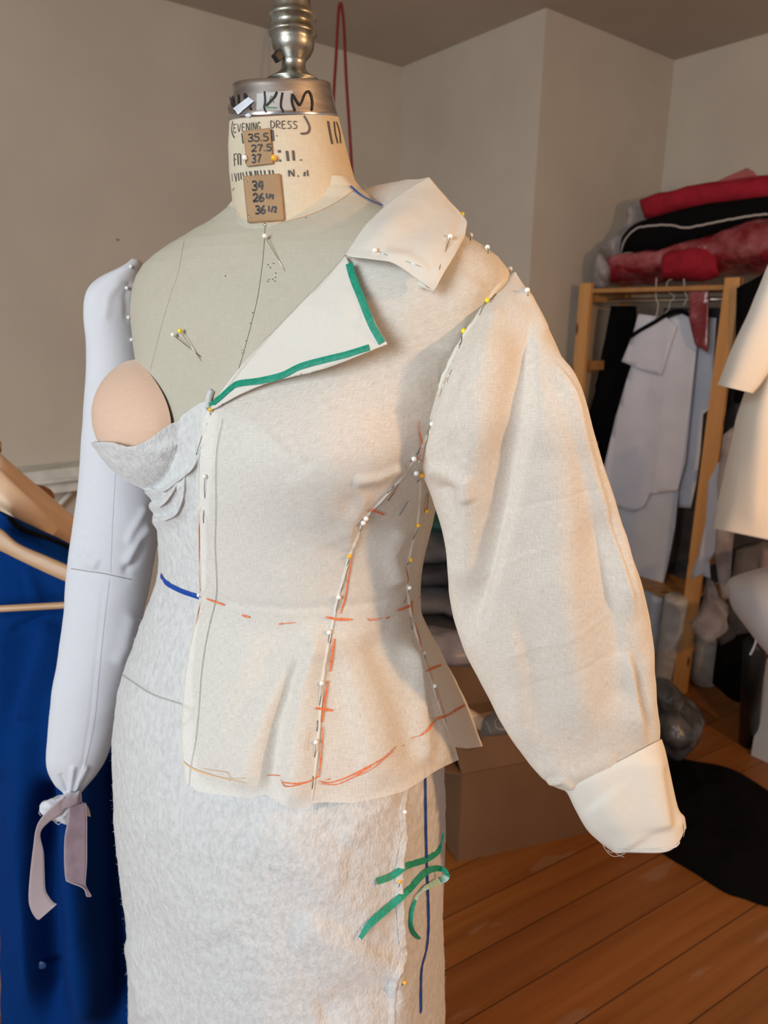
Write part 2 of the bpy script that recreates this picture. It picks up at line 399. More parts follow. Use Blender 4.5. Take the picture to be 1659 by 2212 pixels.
def wood(name, c1, c2, c3, along=(1, 0, 0), knots=True, rough=.45, spec=.4):
    m = mat(name, c1, rough, spec=spec); b = m.node_tree.nodes['Principled BSDF']
    tc = N(m, 'ShaderNodeTexCoord'); mp = N(m, 'ShaderNodeMapping')
    mp.inputs['Scale'].default_value = tuple(1.2 if a else 26 for a in along)
    link(m, tc.outputs['Object'], mp.inputs[0])
    no = N(m, 'ShaderNodeTexNoise'); no.inputs['Scale'].default_value = 1; no.inputs['Detail'].default_value = 5; no.inputs['Distortion'].default_value = .6
    link(m, mp.outputs[0], no.inputs['Vector'])
    cr = N(m, 'ShaderNodeValToRGB'); e = cr.color_ramp.elements; e[0].position = .3; e[1].position = .7; e[0].color = (*c1, 1); e[1].color = (*c2, 1)
    link(m, no.outputs['Fac'], cr.inputs[0]); colr = cr.outputs[0]
    if knots:
        vo = N(m, 'ShaderNodeTexVoronoi'); vo.inputs['Scale'].default_value = 1
        mp2 = N(m, 'ShaderNodeMapping'); mp2.inputs['Scale'].default_value = tuple(5 if a else 14 for a in along)
        link(m, tc.outputs['Object'], mp2.inputs[0]); link(m, mp2.outputs[0], vo.inputs['Vector'])
        mr = N(m, 'ShaderNodeMapRange'); mr.inputs[1].default_value = .10; mr.inputs[2].default_value = .17; mr.inputs[3].default_value = 1; mr.inputs[4].default_value = 0
        link(m, vo.outputs['Distance'], mr.inputs[0])
        mx = N(m, 'ShaderNodeMix', data_type='RGBA'); mx.inputs[7].default_value = (*c3, 1)
        link(m, mr.outputs[0], mx.inputs[0]); link(m, colr, mx.inputs[6]); colr = mx.outputs[2]
    link(m, colr, b.inputs['Base Color']); return m
M['pine'] = wood('pine', (.56, .28, .095), (.68, .36, .135), (.15, .05, .02), (0, 0, 1))
M['pine_x'] = wood('pine_board', (.38, .18, .06), (.48, .25, .09), (.13, .045, .018), (1, 0, 0))

# ================================================================== ROOM
CEIL = 2.85
dA = np.array([math.cos(math.radians(38)), math.sin(math.radians(38)), 0]); dB = np.array([math.cos(math.radians(-52)), math.sin(math.radians(-52)), 0])
C2 = atz(868, 145, CEIL)
def along(p, d, px):                                            # where the wall line p + t*d crosses image column px at ceiling height
    lo, hi = 0.0, 4.0
    for _ in range(50):
        t = (lo + hi) / 2
        if proj(p + d * t)[0] < px: lo = t
        else: hi = t
    return p + d * lo
C3 = along(C2, dB, 1180); C4 = along(C3, dA, 1457)
def wall(name, a, b, out):
    a = np.array(a); b = np.array(b); L = np.linalg.norm(b - a); d = (b - a) / L; n = np.array([-d[1], d[0], 0]); n = n * np.sign(n @ out)
    c = (a + b) / 2 + n * .05; c[2] = CEIL / 2
    V, Fc = box(c, d * L / 2, n * .05, (0, 0, CEIL / 2))
    return tag(mesh(name, V, Fc, M['wall'], smooth=False), kind='structure')
bk = np.array([0, 1.0, 0])
wall('wall_left', C2 - dA * 6.2, C2, np.array([-.6, .8, 0]))
wall('wall_back', C2 - dB * .1, C3 - dB * .1, np.array([.8, .6, 0]))
wall('wall_column', C3 - dA * 0.0, C4 + dA * .1, np.array([-.6, .8, 0]))
wall('wall_right', C4, C4 + dB * 3.4, np.array([.8, .6, 0]))
V, Fc = box((0, 1.2, CEIL + .05), (5.2, 0, 0), (0, 5.2, 0), (0, 0, .05))
tag(mesh('ceiling', V, Fc, M['ceiling'], smooth=False), kind='structure')
# floor boards, run at 31 degrees
fm = mat('pine_floor', (.3, .12, .03), .42, spec=.4); b = fm.node_tree.nodes['Principled BSDF']
tc = N(fm, 'ShaderNodeTexCoord'); sp = N(fm, 'ShaderNodeSeparateXYZ'); link(fm, tc.outputs['Object'], sp.inputs[0])
dv = N(fm, 'ShaderNodeMath', operation='DIVIDE'); dv.inputs[1].default_value = .136; link(fm, sp.outputs['Y'], dv.inputs[0])
fl = N(fm, 'ShaderNodeMath', operation='FLOOR'); link(fm, dv.outputs[0], fl.inputs[0])
fr = N(fm, 'ShaderNodeMath', operation='FRACT'); link(fm, dv.outputs[0], fr.inputs[0])
wn = N(fm, 'ShaderNodeTexWhiteNoise', noise_dimensions='1D'); link(fm, fl.outputs[0], wn.inputs['W'])
cx = N(fm, 'ShaderNodeCombineXYZ'); link(fm, sp.outputs['X'], cx.inputs[0]); link(fm, sp.outputs['Y'], cx.inputs[1]); link(fm, wn.outputs[0], cx.inputs[2])
mp = N(fm, 'ShaderNodeMapping'); mp.inputs['Scale'].default_value = (1.4, 24, 9); link(fm, cx.outputs[0], mp.inputs[0])
no = N(fm, 'ShaderNodeTexNoise'); no.inputs['Scale'].default_value = 1; no.inputs['Detail'].default_value = 6; no.inputs['Distortion'].default_value = .8; link(fm, mp.outputs[0], no.inputs['Vector'])
cr = N(fm, 'ShaderNodeValToRGB'); e = cr.color_ramp.elements; e[0].position = .3; e[1].position = .72; e[0].color = (.235, .082, .018, 1); e[1].color = (.34, .13, .034, 1); link(fm, no.outputs['Fac'], cr.inputs[0])
mr = N(fm, 'ShaderNodeMapRange'); mr.inputs[3].default_value = .82; mr.inputs[4].default_value = 1.12; link(fm, wn.outputs[0], mr.inputs[0])
mu = N(fm, 'ShaderNodeMix', data_type='RGBA', blend_type='MULTIPLY'); mu.inputs[0].default_value = 1; link(fm, cr.outputs[0], mu.inputs[6]); link(fm, mr.outputs[0], mu.inputs[7])
n2 = N(fm, 'ShaderNodeTexNoise'); n2.inputs['Scale'].default_value = 1; n2.inputs['Detail'].default_value = 3
m2 = N(fm, 'ShaderNodeMapping'); m2.inputs['Scale'].default_value = (3.2, 13, 5); link(fm, cx.outputs[0], m2.inputs[0]); link(fm, m2.outputs[0], n2.inputs['Vector'])
r2 = N(fm, 'ShaderNodeMapRange'); r2.inputs[1].default_value = .66; r2.inputs[2].default_value = .70; r2.inputs[4].default_value = .55; link(fm, n2.outputs['Fac'], r2.inputs[0])
mx = N(fm, 'ShaderNodeMix', data_type='RGBA'); mx.inputs[7].default_value = (.33, .19, .12, 1); link(fm, r2.outputs[0], mx.inputs[0]); link(fm, mu.outputs[2], mx.inputs[6])
gp = N(fm, 'ShaderNodeMath', operation='COMPARE'); gp.inputs[1].default_value = 0.0; gp.inputs[2].default_value = .022; link(fm, fr.outputs[0], gp.inputs[0])
mg = N(fm, 'ShaderNodeMix', data_type='RGBA'); mg.inputs[7].default_value = (.035, .014, .006, 1); link(fm, gp.outputs[0], mg.inputs[0]); link(fm, mx.outputs[2], mg.inputs[6])
link(fm, mg.outputs[2], b.inputs['Base Color'])
V, Fc = box((0, 0, -.04), (6, 0, 0), (0, 6, 0), (0, 0, .04))
fo = tag(mesh('floor', V, Fc, fm, smooth=False), kind='structure'); fo.rotation_euler = (0, 0, math.radians(31))
_off = np.array([0.168, 1.462]); _n = np.array([-math.sin(math.radians(31)), math.cos(math.radians(31))])
_s = (_off @ _n) % .136; fo.location = (_n[0] * (_s - .0015), _n[1] * (_s - .0015) + 0, 0)

# ================================================================== DRESS FORM SURFACES
YC = 0.70; YAW = math.radians(33)
FR = np.array([-math.sin(YAW), -math.cos(YAW)]); LW = np.array([math.cos(YAW), -math.sin(YAW)])
# silhouettes of the form with the white dress on it: (row, column)
SL = np.array([(440, 520), (455, 490), (485, 440), (515, 370), (545, 325), (562, 286), (600, 280), (680, 278), (740, 288), (800, 292), (850, 296), (920, 302), (1000, 312), (1060, 326), (1120, 340), (1160, 345), (1200, 343), (1240, 347), (1290, 330), (1340, 310), (1400, 293), (1440, 276), (1480, 262), (1560, 249), (1620, 246), (1700, 249), (1780, 255), (1850, 262), (1920, 272), (1980, 280), (2050, 283), (2130, 282), (2300, 280), (5000, 280)], float)
SR = np.array([(400, 750), (430, 800), (450, 840), (480, 905), (510, 985), (540, 1045), (570, 1080), (600, 1090), (650, 1075), (700, 1055), (800, 1010), (900, 968), (1000, 938), (1100, 915), (1200, 895), (1280, 892), (1350, 903), (1450, 925), (1550, 945), (1650, 956), (1800, 957), (2000, 955), (2300, 957), (5000, 957)], float)
KEY = np.array([  # z-CH, A (half width), B front, B back
    (.140, .058, .018, .040), (.115, .066, .020, .046), (.100, .080, .027, .050), (.085, .100, .042, .056), (.070, .125, .056, .064), (.050, .155, .069, .073), (.030, .168, .075, .080),
    (0, .172, .083, .088), (-.05, .165, .094, .095), (-.10, .152, .101, .095), (-.15, .142, .099, .092), (-.20, .133, .094, .088), (-.28, .125, .088, .085), (-.33, .132, .095, .095), (-.40, .148, .106, .115),
    (-.50, .165, .118, .130), (-.60, .170, .120, .133), (-.80, .170, .122, .133), (-1.55, .170, .125, .133)])
ZG = np.concatenate([np.arange(.14, -.62, -.01), np.arange(-.62, -1.56, -.03)])
TH = np.linspace(-math.pi, math.pi, 181)
def ring(th, A, Bf, Bb, s, cx, n=.88):
    sn, cs = np.sin(th), np.cos(th)
    a = A * s * np.sign(sn) * np.abs(sn) ** n; bb = np.where(cs > 0, Bf, Bb) * s * np.sign(cs) * np.abs(cs) ** n
    return np.stack([cx + a * LW[0] + bb * FR[0], YC + a * LW[1] + bb * FR[1]], -1)
def azim(px, py): r = ray(px, py); return math.atan2(r[0], r[1])
fit = []
s0, cx0 = 1.0, -.085
for z in ZG:
    A, Bf, Bb = [np.interp(z, KEY[::-1, 0], KEY[::-1, i]) for i in (1, 2, 3)]
    s, cx = s0, cx0
    for it in range(60):
        p = ring(TH, A, Bf, Bb, s, cx); az = np.arctan2(p[:, 0], p[:, 1]); i0, i1 = az.argmin(), az.argmax()
        rows = [proj((p[i][0], p[i][1], CH + z))[1] for i in (i0, i1)]
        tL = azim(np.interp(rows[0], SL[:, 0], SL[:, 1]), rows[0]); tR = azim(np.interp(rows[1], SR[:, 0], SR[:, 1]), rows[1])
        s *= 1 + .5 * ((tR - tL) / (az[i1] - az[i0]) - 1); cx += .5 * YC * ((tR + tL) - (az[i0] + az[i1])) / 2
    s0, cx0 = s, cx
    fit.append((cx, A * s, Bf * (s if z < .02 else min(s, 1.08)), Bb * (s if z < .02 else min(s, 1.08))))
fit = np.array(fit)
ker = np.array([1, 2, 3, 2, 1]) / 9
fs = fit.copy()
for k in range(4): fs[2:-2, k] = np.convolve(fit[:, k], ker, 'valid')
fit = fs
def fz(z, k): return np.interp(-np.asarray(z), -ZG, fit[:, k])
def body(th, z, off=0.0):
    th, z = np.broadcast_arrays(np.asarray(th, float), np.asarray(z, float))
    cx, A, Bf, Bb = [fz(z, k) for k in range(4)]
    sn, cs = np.sin(th), np.cos(th); n = .88
    A = A + off; B = np.where(cs > 0, Bf, Bb) + off
    a = A * np.sign(sn) * np.abs(sn) ** n; bb = B * np.sign(cs) * np.abs(cs) ** n
    return np.stack([cx + a * LW[0] + bb * FR[0], YC + a * LW[1] + bb * FR[1], CH + z], -1)
def sstep(x, a, b): t = np.clip((x - a) / (b - a), 0, 1); return t * t * (3 - 2 * t)
TB, ZB = math.radians(50), -.098
def dome(th, z, h, wt, wz, p=.62, side=None):
    r = 0
    for sd in ((-1, 1) if side is None else (side,)):
        q = ((th - sd * TB) / wt) ** 2 + (np.where(z > ZB, (z - ZB) / wz, (z - ZB) / (wz * 1.05))) ** 2
        r = r + h * np.clip(1 - q, 0, 1) ** p
    return r
def bust(th, z, h=.036, k=1.0):            # smooth swell used by everything worn over the cups
    r = 0
    for sd in (-1, 1):
        q = ((th - sd * TB) / (math.radians(40) * k)) ** 2 + ((z - ZB) / (.066 * k)) ** 2
        r = r + h * np.exp(-q * 1.5)
    return r
HLEFT = 1.0
def dress_s(th, z): return body(th, z, .001 + dome(th, z, .046, math.radians(41), .064, .60, -1) + dome(th, z, .028, math.radians(41), .062, .8, 1) * 1.2 * 1.0)
def flare(th, z):
    t = np.clip((-.285 - z) / .24, 0, 1.3)
    return t ** 1.1 * (.016 + .012 * sstep(th, .2, 1.2) + .028 * sstep(th, 1.5, 2.3))
def jack_s(th, z): return body(th, z, .010 + bust(th, z, .036) + flare(th, z) - .004 * np.exp(-((z + .285) / .05) ** 2))
def solve_th(S, z, table, lo=-1.2, hi=2.0, fail=None):
    """theta on surface S at height z whose projection lies on x = table(row)"""
    ths = np.linspace(lo, hi, 240); x, y, d = projv(S(ths, z)); f = x - np.interp(y, table[:, 0], table[:, 1])
    k = np.where((f[:-1] < 0) & (f[1:] >= 0))[0]
    if len(k) == 0: return fail if fail is not None else ths[np.abs(f).argmin()]
    k = k[0]; t = f[k] / (f[k] - f[k + 1]); return ths[k] + t * (ths[k + 1] - ths[k])
def solve_z(S, th, table, lo, hi):
    """height where surface S at theta reaches the image row table(x) (scanning downward from hi)"""
    zs = np.linspace(hi, lo, 240); x, y, d = projv(S(th, zs)); f = y - np.interp(x, table[:, 0], table[:, 1])
    k = np.where((f[:-1] < 0) & (f[1:] >= 0))[0]
    if len(k) == 0: return lo if f[-1] < 0 else hi
    k = k[0]; t = f[k] / (f[k] - f[k + 1]); return zs[k] + t * (zs[k + 1] - zs[k])

# ================================================================== DRESS FORM
form = empty('dress_form', 'antique linen dress form with metal-capped neck, wearing the pinned garments', 'dress form', (float(fz(-.3, 0)), YC, 0))
th = np.linspace(-math.pi, math.pi, 160); zz = np.linspace(.135, -.9, 240)
G = body(th[:, None], zz[None, :], -.0045 * sstep(-zz, .02, .10)[None, :] - .014 * sstep(-zz, .40, .55)[None, :])
G = G + gnormals(G) * (fbm(G, 30, 3)[..., None] * .0008)
NSEAM = np.array([(300, 330), (470, 430), (506, 450), (520, 466), (548, 478), (574, 482), (620, 478), (680, 460), (730, 435), (766, 409), (775, 402), (900, 300)], float)
def seam_mats(G, closed=False):
    C = (G + np.roll(G, -1, 0))[: (G.shape[0] if closed else -1)] / 2; C = (C[:, :-1] + C[:, 1:]) / 2; x, y, d = projv(C)
    return (y < np.interp(x, NSEAM[:, 0], NSEAM[:, 1])).astype(int).ravel()
th = np.linspace(-math.pi, math.pi, 320); zz = np.concatenate([np.linspace(.118, .03, 150), np.linspace(.0295, -.9, 200)])
G = body(th[:, None], zz[None, :], -.0045 * sstep(-zz, .02, .10)[None, :] - .014 * sstep(-zz, .40, .55)[None, :])
G = G + gnormals(G) * (fbm(G, 30, 3)[..., None] * .0008)
grid('torso', G, M['linen'], form, key='torso', cap=False, mats=[M['linen'], M['neck_linen']], fmat=seam_mats(G))
# neck
NL = np.array([(240, 496), (300, 492), (350, 494), (400, 500), (450, 506), (520, 512)], float); NR = np.array([(240, 727), (300, 741), (350, 752), (400, 764), (450, 777), (520, 790)], float)
def disc_fit(z, NL, NR, yc=YC):
    cx, r = -.085, .055
    for it in range(40):
        d = math.hypot(cx, yc); a0 = math.atan2(cx, yc); al = math.asin(r / d); dt = math.sqrt(d * d - r * r)
        pts = [(dt * math.sin(a0 - al), dt * math.cos(a0 - al), CH + z), (dt * math.sin(a0 + al), dt * math.cos(a0 + al), CH + z)]
        rows = [proj(p)[1] for p in pts]; tL = azim(np.interp(rows[0], NL[:, 0], NL[:, 1]), rows[0]); tR = azim(np.interp(rows[1], NR[:, 0], NR[:, 1]), rows[1])
        r *= 1 + .6 * ((tR - tL) / (2 * al) - 1); cx += .6 * d * ((tR + tL) / 2 - a0)
    return cx, r
neck_z = np.linspace(.1705, .055, 70); nf = np.array([disc_fit(z, NL, NR) for z in neck_z])
ph = np.linspace(0, 2 * math.pi, 97)[:-1]
def neckpt(ph, k, bulge=0):
    cx, r = nf[k]; t = k / 69; bulge = bulge - .005 * max(0, (t - .8) / .2) ** 2; sx_, sy_ = (-.03 - .22 * t), (-.19 - .10 * t)
    return (cx + (r + bulge) * math.cos(ph), YC + (r + bulge) * math.sin(ph), CH + neck_z[k] - ((r * math.cos(ph)) * sx_ + (r * math.sin(ph)) * sy_))
Gn = np.array([[neckpt(p, k) for k in range(70)] for p in ph])
grid('neck', Gn, M['neck_linen'], form, closed=True, key='neck', flip=True, mats=[M['linen'], M['neck_linen']], fmat=seam_mats(Gn, True))
nk = bpy.data.objects['neck']
# metal cap
cz0 = .171; cxn, crn = nf[0]
CL = np.array([(100, 497), (200, 496), (250, 493)], float); CR = np.array([(100, 712), (180, 715), (250, 727)], float)
c_lo = disc_fit(.164, CL, CR); c_hi = disc_fit(.198, CL, CR)
cap_c = np.array([c_lo[0], YC, CH])
r0, r1 = c_lo[1], c_hi[1] * .985
V, Fc = lathe(cap_c, [(r0 * .9, .1685), (r0 + .0004, .169), (r0 + .0014, .1708), (r0 + .0011, .1735), (r0 + .0002, .175), (r0 * .6 + r1 * .4, .183), (r1, .1945), (r1 - .0004, .1968), (r1 - .002, .198), (r1 * .5, .1990), (.004, .1993)], 72)
V = [v_ - np.array([0, 0, (v_[0] - cap_c[0]) * -.03 + (v_[1] - YC) * -.19]) for v_ in V]
cap = mesh('neck_cap', V, Fc, M['alu'], form, key='cap', label='scuffed aluminium neck cap with tape scraps and marker writing')
# cast finial
fin = [(.0245, 0), (.0225, .002), (.0150, .0075), (.0108, .013), (.0103, .019), (.0112, .023), (.0150, .028), (.0175, .034), (.0185, .041), (.0178, .0445), (.0205, .0475), (.0210, .0495), (.0200, .052), (.0178, .0545), (.0180, .060), (.0205, .0635), (.0212, .066), (.0203, .0685), (.0175, .0705), (.0165, .0735), (.0158, .079), (.0150, .086), (.0135, .095), (.0150, .099), (.0150, .104), (.0100, .110), (.002, .114)]
fin = [(r_, z_ * .75) for r_, z_ in fin]
fcx = cap_c + np.array([0, 0, .1985])
px_t = proj(fcx + [0, 0, .03])[0]; fcx[0] += (633 - px_t) * .62 / F
fcy = fcx.copy()
fo_ = mesh('finial', *lathe(fcy, fin, 56), M['iron'], form, key='finial', label='turned tarnished metal finial')
h = hit(605, 116, ['finial']) or hit(612, 112, ['finial']) or hit(615, 100, ['finial'])
a = h[1]; sx = np.cross(a, [0, 0, 1.0]); sx /= np.linalg.norm(sx); sy = np.cross(sx, a)
V, Fc = box(h[0] + a * .003, sx * .0032, sy * .0034, a * .0042)
bevel(mesh('set_screw', V, Fc, M['black_iron'], fo_, smooth=False, label='black square set screw'), .0006)
V, Fc = lathe((fcx[0], YC, 0), [(.16, 0), (.16, .012), (.12, .03), (.03, .05), (.016, .06), (.016, .72), (.03, .73)], 48)
mesh('stand', V, Fc, M['iron'], form)
# seams on linen
mesh('front_seam', *ribbon_on([([(573, 488), (568, 560), (557, 640), (543, 700), (527, 760), (515, 800), (503, 850)], 1.6), ([(325, 800), (345, 720), (368, 640), (385, 590), (398, 520)], .6)], ['torso'], .0003), M['grey_pencil'], form)
mesh('neck_seam', *ribbon_on([([(506, 450), (520, 466), (548, 478), (574, 482), (620, 478), (680, 460), (730, 435), (766, 409)], 1.8)], ['torso', 'neck'], .0004), M['pale_pencil'], form)
# writing --------------------------------------------------------------
def z8(x, y): return (480 + x * .18083, 160 + y * .18083)
GL = {'0': [[(.5, 0), (.1, .2), (.0, .6), (.2, .95), (.5, 1), (.85, .8), (1, .4), (.8, .08), (.5, 0)]], '1': [[(.5, 0), (.5, 1)]],
 '2': [[(0, .25), (.3, .0), (.8, .1), (.85, .35), (.4, .75), (0, 1), (.5, .92), (1, .95)]], '3': [[(.05, .12), (.5, 0), (.9, .18), (.75, .4), (.35, .5), (.8, .58), (.95, .8), (.6, 1), (.05, .92)]],
 '4': [[(.45, .0), (.05, .6), (1, .55)], [(.75, .05), (.7, 1)]], '5': [[(.95, .0), (.2, .02), (.15, .42), (.6, .38), (.95, .62), (.8, .92), (.4, 1), (0, .9)]],
 '6': [[(.75, 0), (.25, .3), (0, .7), (.3, 1), (.75, .92), (.9, .65), (.55, .5), (.1, .7)]], '7': [[(0, .08), (.95, 0), (.6, .5), (.4, 1)]], '.': [[(.4, .92), (.5, 1)]], '/': [[(.9, 0), (.1, 1)]],
 'E': [[(.1, 0), (.1, 1), (.9, .95)], [(.1, .03), (.85, 0)], [(.1, .5), (.7, .45)]], 'V': [[(0, 0), (.45, 1), (1, 0)]], 'N': [[(0, 1), (.05, 0), (.9, 1), (1, 0)]], 'I': [[(.5, 0), (.5, 1)]],
 'G': [[(.95, .15), (.5, 0), (.05, .4), (.2, .9), (.7, 1), (.95, .6), (.5, .6)]], 'D': [[(.1, 0), (.15, 1), (.8, .8), (.95, .35), (.5, .05), (0, .02)]], 'R': [[(.1, 1), (.1, 0), (.8, .1), (.8, .4), (.15, .55), (.95, 1)]],
 'S': [[(.9, .08), (.3, 0), (.1, .3), (.8, .6), (.75, .95), (.0, 1)]], 'F': [[(.1, 0), (.1, 1)], [(.1, 0), (.9, 0)], [(.1, .45), (.6, .45)]]}
def word(txt, x, y, w, hgt, gap=.35, slope=0, wpx=3.0, skew=0):
    out = []
    for i, ch in enumerate(txt):
        ww = w * (.35 if ch in '.I' else 1)
        if ch != ' ':
            for st in GL[ch]: out.append(([z8(x + a_ * ww + skew * (1 - b_), y + b_ * hgt) for a_, b_ in st], wpx))
        x += ww + w * gap; y += slope * (ww + w * gap)
    return out
ink = [([z8(*q) for q in s], w) for s, w in [([(78, 440), (95, 270), (122, 380), (130, 270), (150, 440)], 4.5), ([(196, 240), (205, 470)], 4.5), ([(265, 290), (280, 245), (345, 425)], 5), ([(507, 210), (515, 330), (503, 400), (525, 462)], 4),
   ([(655, 215), (620, 285), (525, 385)], 5), ([(720, 225), (703, 330), (702, 400), (725, 440), (722, 462)], 4.5), ([(835, 240), (832, 330), (850, 400), (870, 440)], 5.5), ([(845, 250), (925, 365), (985, 240), (1020, 212), (1050, 230), (1075, 330), (1068, 435)], 5)]]
mesh('lettering', *ribbon_on(ink, ['cap'], .0007), M['marker'], cap, label='black marker letters on the cap')
mesh('green_scribble', *ribbon_on([([z8(525, 400), z8(655, 405)], 2.5), ([z8(560, 340), z8(590, 265), z8(620, 350)], 1.5)], ['cap'], .0006), M['green_ink'], cap)
grid('clear_tape', patch_on([z8(415, 235), z8(840, 195), z8(845, 430), z8(410, 440)], ['cap'], .0003, 24), M['clear_tape'], cap)
grid('torn_sticker', patch_on([z8(140, 415), z8(320, 280), z8(385, 330), z8(200, 488)], ['cap'], .0009), M['sticker'], cap, label='torn white sticker scrap')
grid('torn_sticker', patch_on([z8(275, 495), z8(320, 470), z8(352, 490), z8(320, 515)], ['cap'], .0009), M['sticker'], cap)
grid('torn_sticker', patch_on([z8(425, 250), z8(500, 235), z8(490, 420), z8(412, 430)], ['cap'], .0006), M['clear_tape'], cap)
st = []
st += word('EVENING', 138, 600, 36, 95, .42, -.09, 1.8) + word('DRESS', 575, 560, 52, 88, .3, .02, 1.8)
st += [([z8(*q) for q in s], w) for s, w in [([(132, 562), (116, 650), (128, 720), (150, 760)], 3.2), ([(975, 500), (1020, 580), (1042, 650), (1015, 705), (935, 715)], 4), ([(1262, 565), (1285, 700), (1312, 838)], 6.5), ([(1335, 572), (1348, 700), (1378, 830)], 5), ([(1362, 572), (1398, 690), (1412, 828)], 5),
   ([(238, 708), (254, 832)], 3.5), ([(598, 668), (612, 800)], 5), ([(650, 735), (656, 745)], 2.5), ([(145, 955), (152, 1100)], 3), ([(150, 958), (178, 952)], 2), ([(150, 1020), (168, 1017)], 2), ([(190, 960), (196, 1085)], 4), ([(222, 960), (226, 1088)], 4), ([(196, 955), (222, 955)], 2), ([(272, 960), (290, 1070)], 3), ([(665, 925), (700, 925)], 5), ([(680, 1035), (705, 1035)], 4), ([(772, 920), (788, 1040)], 5.5), ([(845, 915), (856, 1035)], 5), ([(930, 1028), (948, 1030)], 3),
   ([(120, 1190), (128, 1280)], 2.6), ([(150, 1185), (172, 1285)], 2.6), ([(178, 1185), (172, 1285)], 1.8), ([(195, 1180), (205, 1275)], 3), ([(222, 1175), (232, 1260)], 3), ([(250, 1175), (258, 1220)], 3), ([(290, 1165), (298, 1215)], 3), ([(330, 1160), (338, 1212)], 3), ([(345, 1165), (355, 1212)], 3), ([(392, 1155), (400, 1208)], 4), ([(420, 1155), (428, 1205)], 3.5), ([(460, 1150), (468, 1202)], 3), ([(505, 1150), (512, 1200)], 3), ([(560, 1148), (568, 1198)], 3.5), ([(600, 1150), (612, 1196)], 3.5),
   ([(792, 1150), (800, 1225)], 3), ([(805, 1155), (855, 1222)], 3.5), ([(852, 1140), (858, 1225)], 2.5), ([(900, 1218), (912, 1222)], 3.5), ([(985, 1170), (978, 1222)], 3.5), ([(1015, 1150), (1022, 1222)], 3), ([(148, 1355), (130, 1395)], 1.5)]]
mesh('lettering', *ribbon_on(st, ['neck'], .0006), M['stencil'], nk, label='faded black stencilled and handwritten letters')
# torso specks and nails
for (x, y) in ((573, 486), (526, 760)):
    h = hit(x, y, ['torso', 'neck']); mesh('seam_nail', *sphere(h[0] + h[1] * .0005, .0016, 12, 8), M['bright_steel'], form)
sp_ = [([(x, y), (x + 2.5, y + 1)], 2.2) for x, y in ((578, 572), (583, 578), (590, 569), (595, 590), (580, 604), (588, 603), (594, 599), (593, 607), (577, 608), (486, 596), (531, 736), (540, 698), (545, 675), (660, 470))]
tag(mesh('linen_specks', *ribbon_on(sp_, ['torso', 'neck'], .0003), M['stencil'], form), kind='stuff')

# kraft cards pinned to the neck
def card(poly, rows, label):
    Gc = patch_on(poly, ['neck', 'torso'], .0018, 20)
    c = grid('paper_tag', Gc, M['kraft'], None, solid=.0005, key='card' + str(len(SURF)))
    tag(c, label, 'paper tag', 'kraft cards pinned to the neck of the dress form'); k = list(SURF)[-1]
    mesh('handwriting', *ribbon_on([q for r_ in rows for q in r_], [k], .0007), M['marker'], c)
    return k
k1 = card([z8(270, 688), z8(578, 655), z8(615, 1078), z8(312, 1112)], [word('35.5', 312, 720, 62, 88, .18, -.04, 2.8), word('27.5', 355, 850, 58, 78, .22, -.05, 2.8), word('37', 358, 965, 48, 95, .25, -.05, 3.2)], 'upper kraft card on the neck reading 35.5, 27.5, 37')
k2 = card([z8(268, 1222), z8(696, 1196), z8(752, 1756), z8(325, 1780)], [word('34', 360, 1280, 62, 110, .2, -.08, 3.8), word('26', 375, 1430, 58, 95, .2, -.05, 3.8), word('1/4', 520, 1425, 26, 62, .3, .15, 3.4), word('36', 400, 1575, 55, 95, .2, -.05, 3.6), word('1/2', 545, 1575, 30, 70, .25, .12, 3.4)], 'lower kraft card at the neck base reading 34, 26 1/4, 36 1/2')

# ================================================================== FOAM BUST CUPS
for sd, lab in ((-1, 'bare nude foam bust cup above the white fleece bodice'), (1, 'nude foam bust cup showing faintly through the muslin jacket')):
    r_ = np.linspace(0, 1, 40); a_ = np.linspace(0, 2 * math.pi, 73)
    wt, wz, hh = math.radians(36), .057, (.044 if sd < 0 else .035)
    T = sd * TB + wt * r_[None, :] * np.cos(a_[:, None]); Z = ZB + wz * r_[None, :] * np.sin(a_[:, None])
    off = hh * np.clip(1 - r_ ** 2, 0, 1) ** (.60 if sd < 0 else .8) - .001
    G = body(T, Z, off[None, :] * np.ones_like(T))
    tag(grid('bust_cup', G, M['foam'], None, key='cup%d' % sd, flip=True), lab, 'bust pad', 'foam bust cups on the dress form')

# ================================================================== WHITE FLEECE DRESS
dress = empty('draped_dress', 'white textured fleece strapless dress draped and pinned on the dress form', 'dress', (float(fz(-.3, 0)), YC, 0))
TOPD = np.array([(200, 955), (248, 955), (262, 964), (285, 966), (310, 958), (345, 935), (385, 905), (420, 880), (450, 862), (466, 868), (490, 890), (540, 905), (575, 930), (610, 968), (680, 1003), (760, 1000), (850, 960), (940, 930), (1200, 930)], float)
NT, NZ = 720, 760
ths = np.linspace(-math.pi, math.pi, NT)
ztop = []
for t in ths:
    if -1.7 < t < 1.9: ztop.append(solve_z(dress_s, t, TOPD, -.25, -.02))
    else: ztop.append(np.nan)
ztop = np.array(ztop); good = ~np.isnan(ztop); ztop = np.interp(ths, ths[good], ztop[good]); ztop = np.convolve(np.pad(ztop, 4, 'edge'), np.ones(9) / 9, 'valid')
v = np.linspace(0, 1, NZ) ** 1.15
Z = ztop[:, None] * (1 - v) + (-1.52) * v; T = ths[:, None] * np.ones_like(Z)
G = dress_s(T, Z)
n = gnormals(G); n = n * np.sign(((G - np.array([fz(-.3, 0), YC, 0])) * n)[..., :2].sum(2, keepdims=True))
px, py, d = projv(G)
wr = fbm(G * np.array([1, 1, .6]), 7, 3, 5) * .0035 * sstep(-Z, .35, .6) + fbm(G, 150, 3, 2) * .0006 + fbm(G, 40, 2, 8) * .0006 * sstep(-Z, .08, .16)
